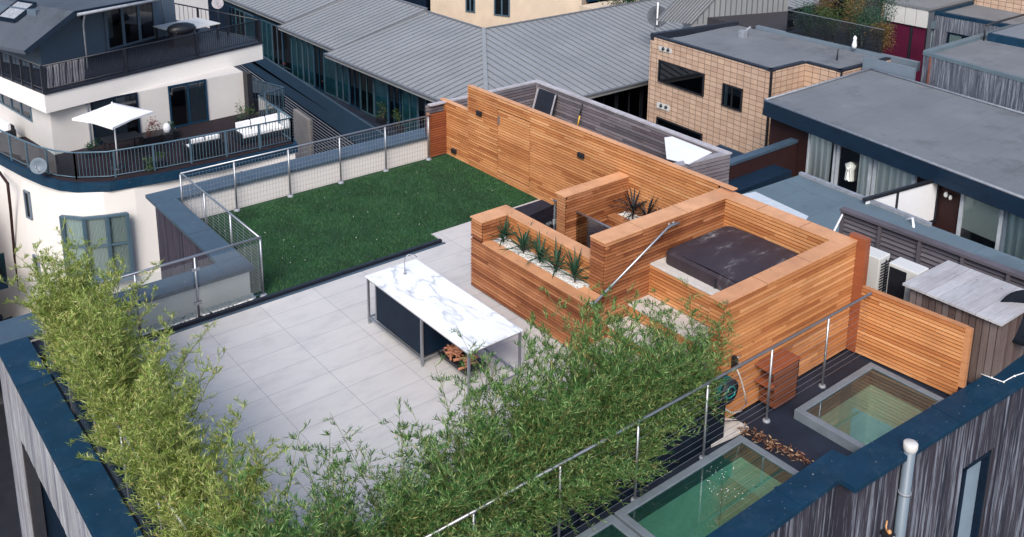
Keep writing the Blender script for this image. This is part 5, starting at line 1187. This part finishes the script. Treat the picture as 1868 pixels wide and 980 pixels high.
rvent(P(1355, 66, ZTt), 'grey boxy roof vent with a pipe on the tiled building', 0)
rvent(P(1527, 108, ZTt), 'small roof aerial near the right end of the tiled building', 1)

# ================================================================== RED-BROWN APARTMENT WITH THE BIG FLAT ROOF
ZR_ = -2.5; M['slate_dk2'] = plain('slate_dk2', (.008, .022, .045), .5, 0, .2, 2, 0, .25)
RB = empty('red_apartment_building', (33, 14, GZ), 'red-brown apartment building with a wide grey flat roof and curtained glass doors', 'building')
ra0, ra1 = Vector((30.34, 22.0)), Vector((27.6, 5.0)); rd = (ra1-ra0).normalized(); rnn = Vector((rd.y, -rd.x)); rnn = rnn if rnn.x < 0 else -rnn
mb = MB(); mb.prism([ra0, ra1, (38, 3), (36.77, 15.0), (37.76, 22.0)], ZR_-.3, ZR_); mb.build('roof', 'roof_felt', RB)
i0, i1 = ra0-rnn*.02, ra1-rnn*.02
mb = MB(); mb.prism([ra0+rnn*.05, ra1+rnn*.05, ra1-rnn*.45, ra0-rnn*.45], ZR_-.55, ZR_-.301); mb.prism([ra0+rnn*.03, ra1+rnn*.03, ra1-rnn*.02, ra0-rnn*.02], ZR_-.32, ZR_+.03); mb.build('fascia', 'slate_dk2', RB)
mb = MB(); mb.tube([(*ra0, ZR_+.05), (*ra1, ZR_+.05)], .05, 6); mb.tube([(*ra0, ZR_+.05), (37.76, 22.0, ZR_+.05)], .045, 6); mb.tube([(37.76, 22.0, ZR_+.05), (36.77, 15, ZR_+.05), (38, 3, ZR_+.05)], .045, 6); mb.build('edge_trim', 'lead', RB)
wa, wb = ra0-rnn*.4+rd*.0, ra1-rnn*.4
mb = MB(); mb.prism([wa, wb, (38, 3), (37.5, 21.9)], GZ, ZR_-.31); mb.build('wall', 'red_wall', RB)
mb = MB(); mb.box(37.76, 37.9, 20, 22.4, ZR_-.2, ZR_+.5); mb.build('kerb', 'plastic_grey', RB)
def rs(px, py):   # distance along the wall for a pixel on the wall plane
    d = ray(px, py); o = Vector((0, 0)); 
    den = d.x*rd.y-d.y*rd.x; t = (wa.x*rd.y-wa.y*rd.x)/den; q = Vector((d.x*t, d.y*t)); return (q-wa).dot(rd), H0+d.z*t
def rwin(pxa, pxb, py, zt, zb, **kw):
    s0 = rs(pxa, py)[0]; s1 = rs(pxb, py)[0]; a = wa+rd*s0; b = wa+rd*s1; return window(RB, a, b, zb, zt, rnn, **kw)
zt = -3.1; M['frame_pale'] = plain('frame_pale', (.42, .46, .5), .5)
rwin(1473, 1524, 300, zt, -5.4, mull=1, frame='frame_pale', glass='g_clear', curtain=[(.06, 1.1, -5.3)])
rwin(1527, 1593, 300, zt-.02, -5.4, mull=1, frame='frame_pale', glass='g_clear', fw=.12, curtain=[(1.0, 1.5, -5.3)])
rwin(1594, 1674, 320, zt-.05, -5.4, mull=1, frame='frame_pale', glass='g_clear', fw=.12, curtain=[(.1, 1.75, -5.3)])
rwin(1750, 1832, 400, zt, -5.4, mull=1, frame='frame_pale', glass='g_clear', fw=.12)
rwin(1834, 1930, 400, zt, -5.4, mull=1, frame='plastic_grey', glass='g_pale', fw=.1, curtain=[(.1, 2.2, -5.3)])
s0, _ = rs(1758, 380); s1, _ = rs(1828, 400); a = wa+rd*s0+rnn*.03; b = wa+rd*s1+rnn*.03
mb = MB(); mb.face([(*a, -4.35), (*b, -4.35), (*b, zt-.15), (*a, zt-.15)]); mb.build('blind', plain('blind', (.5, .56, .5), .8, 0, .03), RB)
# a figure-like white garment hanging in the open door
s0, _ = rs(1553, 320); a = wa+rd*s0+rnn*.08; mb = MB(); mb.lathe((a.x, a.y, -4.0), [(0, .34), (.05, .33), (.2, .24), (.15, .05), (.17, -.3), (.19, -.34), (0, -.33)], 14); tag(mb.build('hanging_shirt', 'curtain'), 'pale shirt hanging in the dark open doorway of the red-brown building', 'shirt')
# balcony below and privacy screens
mb = MB(); mb.prism([wa+rnn*2.6, wb+rnn*2.6, wb, wa], -5.9, -5.45); mb.build('balcony', 'slate_dk', RB)
def on_wall(px, py, o=0): s, z = rs(px, py); v = wa+rd*s+rnn*o; return Vector((v.x, v.y, z))
tA = on_wall(1716, 326)
pr = empty('privacy_screen', tA, 'white two-panel privacy screen projecting from the red-brown wall', 'screen')
def sq(o, z): v = tA.xy+rnn*o; return (v.x, v.y, z)
ztp = tA.z
mb = MB()
for o0, o1 in ((.12, 2.0), (2.1, 3.5)):
    mb.face([sq(o0, ztp-1.42), sq(o1, ztp-1.42), sq(o1, ztp-.06), sq(o0, ztp-.06)])
mb.build('panel', 'white_paint', pr); mb = MB(); mb.beam(sq(0, ztp), sq(3.6, ztp), .1, .1); mb.beam(sq(2.05, ztp-1.45), sq(2.05, ztp), .07, .07); mb.beam(sq(.06, ztp-1.45), sq(.06, ztp), .07, .07); mb.beam(sq(0, ztp-1.47), sq(3.6, ztp-1.47), .1, .1); mb.build('frame', 'black', pr)
lv = on_wall(1733, 355, .12); wl = empty('wall_light', lv, 'small pale double wall light on the red-brown wall between the doors', 'lamp'); mb = MB(); mb.ball(lv+Vector((0, .06, 0)), .07, 0, (1, 1, 1.5)); mb.ball(lv+Vector((0, -.1, -.05)), .06, 0, (1, 1, 1.5)); mb.build('shade', 'stone_white', wl); mb = MB(); mb.beam(lv, lv+Vector((.13, 0, 0)), .04, .04); mb.build('bracket', 'steel_dull', wl)
gp = on_wall(1723, 430, .6); mb = MB(); mb.box(gp.x-.3, gp.x+.1, gp.y-.35, gp.y+.35, gp.z-.5, gp.z+.1); tag(mb.build('storage_box', 'lead'), 'grey box standing by the red-brown wall next to the glass door', 'box')
gs = [on_wall(1700, 455, 1.2), on_wall(1868, 500, 1.2)]
mb = MB(); random.seed(8); zgr = -5.43
for _ in range(5000):
    t = random.random(); s = random.uniform(6.8, 16.5); o = random.uniform(.3, 2.5); v = wa+rd*s+rnn*o; leaf(mb, Vector((v.x, v.y, zgr)), Vector((random.uniform(-.5, .5), random.uniform(-.5, .5), 1)), .10, .03)
tag(mb.build('balcony_grass', 'grass'), 'strip of artificial grass on the balcony of the red-brown building', 'grass', None, 'stuff')
# boundary wall stub left of the doors with coping
a = P(1360, 302, -4.2); b = on_wall(1445, 282)
bw_ = empty('boundary_wall', a, 'dark wall stub with a grey blue coping running to the red-brown building', 'wall')
ya_ = 20.4; mb = MB(); mb.box(26.2, 30.4, ya_, ya_+.3, -7, -3.75); mb.build('wall', 'red_wall', bw_); mb = MB(); mb.box(26.1, 30.4, ya_-.03, ya_+.30, -3.748, -3.64); mb.build('coping', 'slate_hi', bw_)
# blue grey flat roof between
FR = empty('low_flat_roof', (25, 16, -6), 'blue grey flat roof below the timber walls, with a narrow parapet edge', 'building')
z = -3.2
c0, c1, c2, c3 = P(1462, 318, z), P(1700, 412, z), (24.0, 4.0), (19.0, 4.0)
mb = MB(); mb.prism([c0[:2], c1[:2], (c1.x-.3, 4.0), (18, 4.0), (18, 19.2), P(1345, 357, z)[:2]], GZ, z); mb.build('roof', 'roof_blue', FR)
mb = MB(); mb.wall(c1, c0, z+.001, z+.10, .14); mb.build('edge_trim', 'lead', FR)
mb = MB(); mb.prism([P(1345, 357, z)[:2], P(1378, 350, z)[:2], P(1475, 395, z)[:2], P(1470, 402, z)[:2], P(1430, 400, z)[:2]], z+.004, z+.008); mb.build('coating', plain('bluewhite', (.5, .55, .6), .6, 0, .1, 6), FR)
mb = MB(); mb.box(18, 29, 19.6, 23, GZ, -4.3); mb.box(28, 30.3, 10, 20, GZ, -6.2); mb.build('low_dark_slab', 'slate_dk2', FR)
mb = MB(); mb.box(18, 44, -40, 60, GZ, -9.5) if False else mb.box(17.8, 28, -30, 3.9, GZ, -5); mb.build('side_roof', 'felt_dark', FR)
e = P(1660, 402, z); mb = MB(); mb.tube([P(1652, 402, z), P(1664, 407, z)+Vector((0, 0, .15)), P(1668, 418, z)+Vector((0, 0, -.1))], .04); tag(mb.build('pipe', 'white_paint'), 'short white pipe bending over the corner of the blue grey roof', 'pipe')

# ================================================================== GREY TIMBER BUILDINGS, TOP RIGHT
GB = empty('grey_timber_building', (41, 16, GZ), 'grey streaked timber clad building with a flat roof at the right edge', 'building')
zg = -1.5
g0, g1 = Vector((38.59, 20.1)), Vector((37.3, 13.0)); gdir = (g1-g0).normalized(); gn = Vector((gdir.y, -gdir.x)); gn = gn if gn.x < 0 else -gn
mb = MB(); vboards(mb, g0, g1, -4.2, zg-.05, gn, .16, .03); mb.prism([g0, g1, g1-gn*.1, g0-gn*.1], -6, zg-.06, 1); vboards(mb, g0-gn*1.2, g0, -4.2, zg-.05, (0, 1), .16, .02); mb.build('cladding', ['clad_grey', 'dark_back'], GB)
mb = MB(); mb.prism([g0-gn*.12, g1-gn*.12, (46.7, 13), (46.7, 20.1)], GZ, zg); mb.build('roof', 'roof_felt', GB)
mb = MB(); mb.wall(g1+gdir*.05+gn*.05, g0-gdir*.03+gn*.05, zg-.045, zg+.10, -.2) ; q0 = P(1700, 96, zg); q1 = P(1868, 47, zg); mb.prism([g0+Vector((0, -.25)), g0+Vector((0, .05)), (46.8, 20.15), (46.8, 19.85)], zg+.001, zg+.15); mb.build('coping', 'roof_blue', GB)
mb = MB(); rl_ = P(1862, 72, zg); mb.box(rl_.x-1.5, rl_.x+2, rl_.y-3.0, rl_.y+.8, zg, zg+.35); rk = mb.build('roof_light', 'slate', GB); mb = MB(); mb.box(rl_.x-1.35, rl_.x+1.9, rl_.y-2.9, rl_.y+.7, zg+.351, zg+.37); mb.build('pane', 'plastic_grey', rk)
mb = MB(); mb.tube([(rl_.x-1.6, rl_.y+.9, zg+.7), (rl_.x+3, rl_.y+.9, zg+.7)], .05); mb.tube([(rl_.x-1.6, rl_.y+.9, zg), (rl_.x-1.6, rl_.y+.9, zg+.7)], .04); mb.build('handrail', 'black', GB)
pq_ = PX(1691, 190, 38.5); mb = MB(); mb.tube([(g0.x-.1, g0.y-.35, -4.6), (g0.x-.1, g0.y-.35, zg-.05)], .06); mb.build('downpipe', 'rust', GB)
# taller block behind
G2 = empty('grey_timber_tower', (47, 22, GZ), 'taller grey timber clad block with a flat felt roof behind the first', 'building')
z2 = -1.6
h0 = Vector((47, 24.1, z2)); h1 = Vector((47, 15.0, z2)); hd = (h1-h0).normalized(); hn = Vector((hd.y, -hd.x, 0)); hn = hn if hn.x < 0 else -hn
mb = MB(); vboards(mb, h0, h1, -6.5, z2-.06, hn.xy, .16, .03, holes=[(.75, 2.3, -3.4, -2.4)]); vboards(mb, h0-hn*6, h0, -4.5, z2-.06, (0, 1), .2, .02); mb.build('cladding', ['clad_grey', 'dark_back'], G2)
mb = MB(); mb.prism([(h0-hn*.03)[:2], (h1-hn*.03)[:2], (h1-hn*8)[:2], (h0-hn*8)[:2]], GZ, z2-.02); mb.build('roof', 'roof_felt', G2)
mb = MB(); mb.wall(h1+hn*.05, h0+hn*.05-hd*.05, z2-.05, z2+.12, -.25); mb.wall(h0-hd*.02, h0-hn*8, z2+.0, z2+.12, .2); mb.build('coping', 'slate', G2)
window(G2, (h0+hd*.75-hn*.01)[:2], (h0+hd*2.3-hn*.01)[:2], -3.4, -2.4, hn.xy, 2, 'slate_dk', 'g_pale', .08, curtain=[(.1, .8, -3.3)])
mb = MB(); dp_ = h0-hd*.1+hn*.05; mb.tube([(dp_.x, dp_.y, -6), (dp_.x, dp_.y, -4), (dp_.x, dp_.y, z2-.4)], .07); mb.box(dp_.x-.2, dp_.x+.2, dp_.y-.2, dp_.y+.2, z2-.75, z2-.4); mb.build('downpipe', 'roof_blue', G2)
# maroon glazed building with white panels
MG = empty('maroon_building', (41.5, 22, GZ), 'building with dark maroon glazing under white square panels', 'building')
MX = 46.4
m0, m1 = PX(1612, 38, MX), PX(1692, 48, MX); mt_, mk_ = PX(1617, 3, MX).z, PX(1650, 44, MX).z
mb = MB(); mb.box(MX+.05, MX+5, m1.y, m0.y, GZ, mt_-.05); mb.build('wall', 'felt_dark', MG)
for (ya, yb) in ((m0.y, m0.y-1.55), (m0.y-1.6, m1.y)):
    f = MB(); f.box(MX, MX+.05, ya-.06, ya, -7, mk_); f.box(MX, MX+.05, yb, yb+.05, -7, mk_); fo = f.build('window', 'black', MG); g_ = MB(); g_.box(MX+.01, MX+.045, yb+.051, ya-.061, -7, mk_); g_.build('pane', 'maroon', fo)
for k in range(4):
    ya = m0.y-k*(m0.y-m1.y)/4; yb = ya-(m0.y-m1.y)/4+.03; mb = MB(); mb.box(MX-.1, MX+.04, yb, ya, mk_+.02, mt_-.06); mb.build('facade_panel', 'plastic_white', MG, .01)
mb = MB(); mb.box(MX-.15, MX+5.2, m1.y-.1, m0.y+.1, mt_-.04, mt_+.08); mb.build('coping', 'roof_felt', MG)
# garden roof terrace with glass fence
GT = empty('glass_terrace_fence', (43, 27, -3), 'dark glass fence around the planted roof terrace behind the tiled building', 'fence')
M['g_garden'] = tinted_glass('g_garden', (.66, .7, .74), .04); GXX = 40.25
ga, gb_ = Vector((GXX, 28.2, 0)), Vector((GXX, 22.95, 0)); zgt = PX(1432, 18, GXX).z
mb = MB(); mb.box(GXX-.1, GXX+.12, gb_.y-1.8, 30.0, -2.8, ZTt+.12); mb.build('kerb', 'plastic_grey', GT)
ys = [ga.y-k*(ga.y-gb_.y)/4 for k in range(5)]
for a, b in zip(ys, ys[1:]): mb = MB(); mb.box(GXX-.01, GXX+.01, b+.03, a-.03, ZTt+.12, zgt); mb.build('pane', 'g_garden', GT)
mb = MB(); mb.box(GXX, 46, ga.y-.01, ga.y+.01, ZTt+.12, zgt); mb.build('pane', 'g_garden', GT)
mb = MB(); mb.beam((GXX, ga.y, zgt+.02), (46, ga.y, zgt+.02), .05, .05); mb.beam((GXX, ga.y, zgt+.02), (GXX, gb_.y, zgt+.02), .03, .03); mb.build('top_rail', 'steel_dull', GT)
TF = empty('planted_roof_block', (50, 27, GZ), 'dark block carrying the planted roof terrace', 'building'); mb = MB(); mb.prism([(40.4, 22.95), (46.3, 26.75), (46.3, 33.5), (40.4, 33.5)], GZ, -2.6); mb.build('roof', 'dark_back', TF); mb = MB(); mb.box(46.35, 46.5, 26.8, 30.5, -2.6, 1.5); mb.build('wall', 'dark_back', TF)
ps_ = [(41.2, 27.7, 1.5, 'leaf_dark', 'dark green tree at the left of the planted roof terrace'), (41.8, 27.0, 2.1, 'leaf_autumn', 'first autumn-brown tree on the planted roof terrace'), (41.0, 26.4, 1.5, 'leaf_mid', 'bushy green shrub on the planted roof terrace, right of the brown tree'), (41.9, 25.8, 2.2, 'leaf_mid', 'pale flowering tree in the middle of the planted roof terrace'), (41.2, 25.1, 2.1, 'leaf_autumn', 'tall autumn-brown tree in the middle of the planted roof terrace'), (40.9, 24.3, 1.9, 'leaf_dark', 'dark green shrub right of the tall brown tree'), (40.95, 23.4, 1.3, 'leaf_autumn', 'yellow-brown shrub nearest the maroon glazing'), (43.5, 25.0, 2.6, 'leaf_dark', 'dark tree at the back of the planted roof terrace')]
for k, (x, y, h, mt, lb) in enumerate(ps_): bush('terrace_tree', (x, y, -2.55), .6, h, 2600, mt, lb, 'tree', 'trees on the planted roof terrace', seed=300+k, ls=.085)
cat_ = P(1558, 88, -2.35); mb = MB(); mb.lathe(cat_, [(0, 0), (.1, 0), (.12, .15), (.07, .4), (.09, .5), (0, .62)], 12); tag(mb.build('garden_ornament', 'white_paint'), 'small white ornament standing on the kerb of the planted roof terrace', 'ornament')
# far tiled block, top right
FB = empty('far_tiled_block', (58, 28, GZ), 'beige tiled block filling the top right corner', 'building')
f0 = Vector((51.5, 30)); f1 = Vector((50.0, 14)); mb = MB(); mb.prism([f0, f1, (70, 10), (70, 34)], GZ, 6); mb.build('wall', 'tile_x', FB)

# ================================================================== GREY METAL GABLE, TOP MIDDLE
GM = empty('metal_clad_house', (55, 41, GZ), 'grey metal clad house with a sloping seamed roof behind the tiled building', 'building')
x0 = 48
a = P(1255, 45, -3.0); b = P(1435, 12, -3.0)
rfz = 0.6
A1, A2 = P(1215, 42, -2.9), P(1262, 40, -3.0); B1, B2 = P(1340, -12, 0.8), P(1365, -14, .8)
mb = MB(); wl0, wl1 = P(1262, 44, -2.9), P(1436, 30, -2.9)
mb.face([wl0, wl1, wl1+Vector((0, 0, 4)), wl0.lerp(wl1, .55)+Vector((0, 0, 3.2))]); mb.prism([wl0[:2], wl1[:2], (wl1+Vector((1, 1.5, 0)))[:2], (wl0+Vector((1, 1.5, 0)))[:2]], GZ, -2.9); 
nw = 18
for k in range(nw):
    t = k/nw; p_ = wl0.lerp(wl1, t); hh = 3.2*min(1, t/.55) if t < .55 else 3.2+.8*(t-.55)/.45; mb.beam(p_, p_+Vector((0, 0, hh)), .06, .06, 1)
mb.build('wall', ['metal_roof', 'seam'], GM)
R0, R1 = wl0, wl0.lerp(wl1, .55)+Vector((0, 0, 3.2)); bk_ = Vector((-.9, 1.7, 0)); mb = MB(); mb.face([R0+Vector((0, 0, .02)), R1+Vector((0, 0, .02)), R1+bk_, R0+bk_]); 
nn_ = (R1-R0).cross(bk_).normalized(); nn_ = nn_ if nn_.z > 0 else -nn_
for k in range(12): p_ = R0+bk_*(k/11); q_ = R1+bk_*(k/11); mb.beam(p_+nn_*.05, q_+nn_*.05, .07, .07, 1)
mb.build('roof', ['metal_roof', 'seam'], GM)
sw = R0.lerp(R1, .62)+bk_*.25+nn_*.1; u_ = (R1-R0).normalized(); v_ = bk_.normalized(); mb = MB(); mb.face([sw-u_*.6-v_*.8, sw+u_*.6-v_*.8, sw+u_*.6+v_*.8, sw-u_*.6+v_*.8]); mb.build('roof_window', 'plastic_grey', GM)
dish(P(1199, 30, -3.2), .62, (-.45, -.85, .25), 'dark grey satellite dish at the end of the metal roof', 'felt_dark', .8)
mb = MB(); v = P(1200, 14, -2.6); mb.lathe(v, [(.045, -1), (.045, .3), (.0, .32)], 10); tag(mb.build('flue', 'white_paint'), 'thin white flue pipe behind the dark satellite dish', 'pipe')

# ================================================================== FAR BUILDINGS ALONG THE TOP
BB = empty('beige_house', (44, 56, GZ), 'beige rendered house with tall windows behind the metal roof', 'building')
bx_ = 41.0; b0, b1 = P(803, 5, -6.5), P(1010, 35, -7)
bl_, br_ = Vector((40.6, 60.5)), Vector((45.8, 49.2)); bdir = (br_-bl_).normalized(); bnn = Vector((-.9, -.42)).normalized()
mb = MB(); mb.prism([bl_, br_, (54, 53), (49, 64)], GZ, -2.0); mb.build('wall', 'render_beige', BB)
for s0, s1 in ((3.1, 3.9), (5.5, 6.8)): window(BB, (bl_+bdir*s0)[:2], (bl_+bdir*s1)[:2], -6.8, -3.2, Vector((bdir.y, -bdir.x)) if Vector((bdir.y, -bdir.x)).x < 0 else Vector((-bdir.y, bdir.x)), 2, 'rail_blue', 'g_pale', .1)
mb = MB(); mb.prism([bl_+Vector((-.1, 0)), br_+Vector((-.1, -.1)), (54, 53), (49, 64)], -1.999, -1.85); mb.build('coping', 'slate', BB)
BD = empty('dark_house', (38, 66, GZ), 'dark slate coloured building left of the beige house', 'building')
mb = MB(); mb.prism([(35.0, 73), (40.4, 60.8), (47, 64), (42, 76)], GZ, -1.5); mb.build('wall', 'slate_dk', BD); mb = MB(); mb.prism([(36.2, 70), (37.3, 67.6), (37.2, 67.5), (36.1, 69.9)], -8, -3.2); mb.build('panel', 'render_grey', BD)
mb = MB(); mb.prism([(34.9, 73), (40.4, 60.6), (47, 64), (42, 76)], -1.49, -1.3); mb.build('roof', 'roof_felt', BD)
DS = empty('dark_roof_house', (55, 55, GZ), 'low house with a dark ribbed roof beyond the metal roof ridge', 'building')
mb = MB(); mb.box(47, 62, 49.5, 62, GZ, -5.2); mb.build('wall', 'slate_dk', DS); mb = MB()
mb.hexa([(46.5, 49.2, -5.2), (62, 49.2, -5.2), (62, 62, -3), (46.5, 62, -3)], [(46.5, 49.2, -5.05), (62, 49.2, -5.05), (62, 62, -2.85), (46.5, 62, -2.85)])
for k in range(24): mb.beam((46.6+k*.65, 49.2, -5.0), (46.6+k*.65, 62, -2.8), .08, .08, 1)
mb.build('roof', ['slate', 'slate_dk'], DS)
for k in range(7):
    x = 45.2+k*.75; y = 45.0+random.uniform(-.3, .3)
    bush('garden_tree', (x, y, -5.0), .8, random.uniform(1.6, 2.3), 700, ['leaf_mid', 'leaf_dark', 'leaf_mid'][k % 3], 'leafy garden tree behind the metal roof ridge, '+num[k]+' from the left', 'tree', 'trees behind the metal roof', seed=500+k, ls=.16)
mb = MB(); mb.box(44.5, 52, 43.9, 48, GZ, -5.0); tag(mb.build('garden_wall', 'render_beige'), 'pale garden wall under the trees behind the metal roof', 'wall')
random.seed(99)
rows = [(60, 76, 14, 12, -4), (80, 70, 18, 14, -2), (66, 95, 20, 14, -3), (45, 96, 16, 14, -3), (28, 92, 14, 12, -4), (12, 88, 13, 14, -3), (84, 45, 16, 18, 1), (95, 100, 20, 20, 0), (74, 118, 24, 18, -2), (40, 122, 24, 18, -2), (100, 60, 20, 20, 3), (90, 18, 18, 20, 3), (-6, 96, 14, 14, -5), (14, 125, 22, 20, -3), (120, 130, 30, 30, 0), (70, 160, 40, 30, 0), (20, 165, 40, 30, 0), (130, 60, 30, 40, 2)]
for k, (x, y, w_, d_, h) in enumerate(rows):
    e = empty('distant_house', (x, y, GZ), 'distant house beyond the roofs', 'building', 'distant houses beyond the top of the photo'); mb = MB(); mb.box(x, x+w_, y, y+d_, GZ, h); mb.build('wall', ['render_grey', 'red_wall', 'render_beige', 'felt_dark'][k % 4], e)
    mb = MB(); mb.prism([(x-.3, y-.3), (x+w_+.3, y-.3), (x+w_+.3, y+d_+.3), (x-.3, y+d_+.3)], h+.001, h+.25); mb.build('roof', ['roof_felt', 'felt_dark', 'slate'][k % 3], e)
    for j in range(3):
        for i in range(4): 
            if h-3*(j+1) > GZ: window(e, (x, y+d_*(i+.75)/4), (x, y+d_*(i+.3)/4), h-2.9-3*j, h-1.2-3*j, (-1, 0), 2, 'plastic_grey', 'g_dark')
# nothing may be left without a top-level tag; link order is fixed, so finish here
bpy.context.view_layer.update()
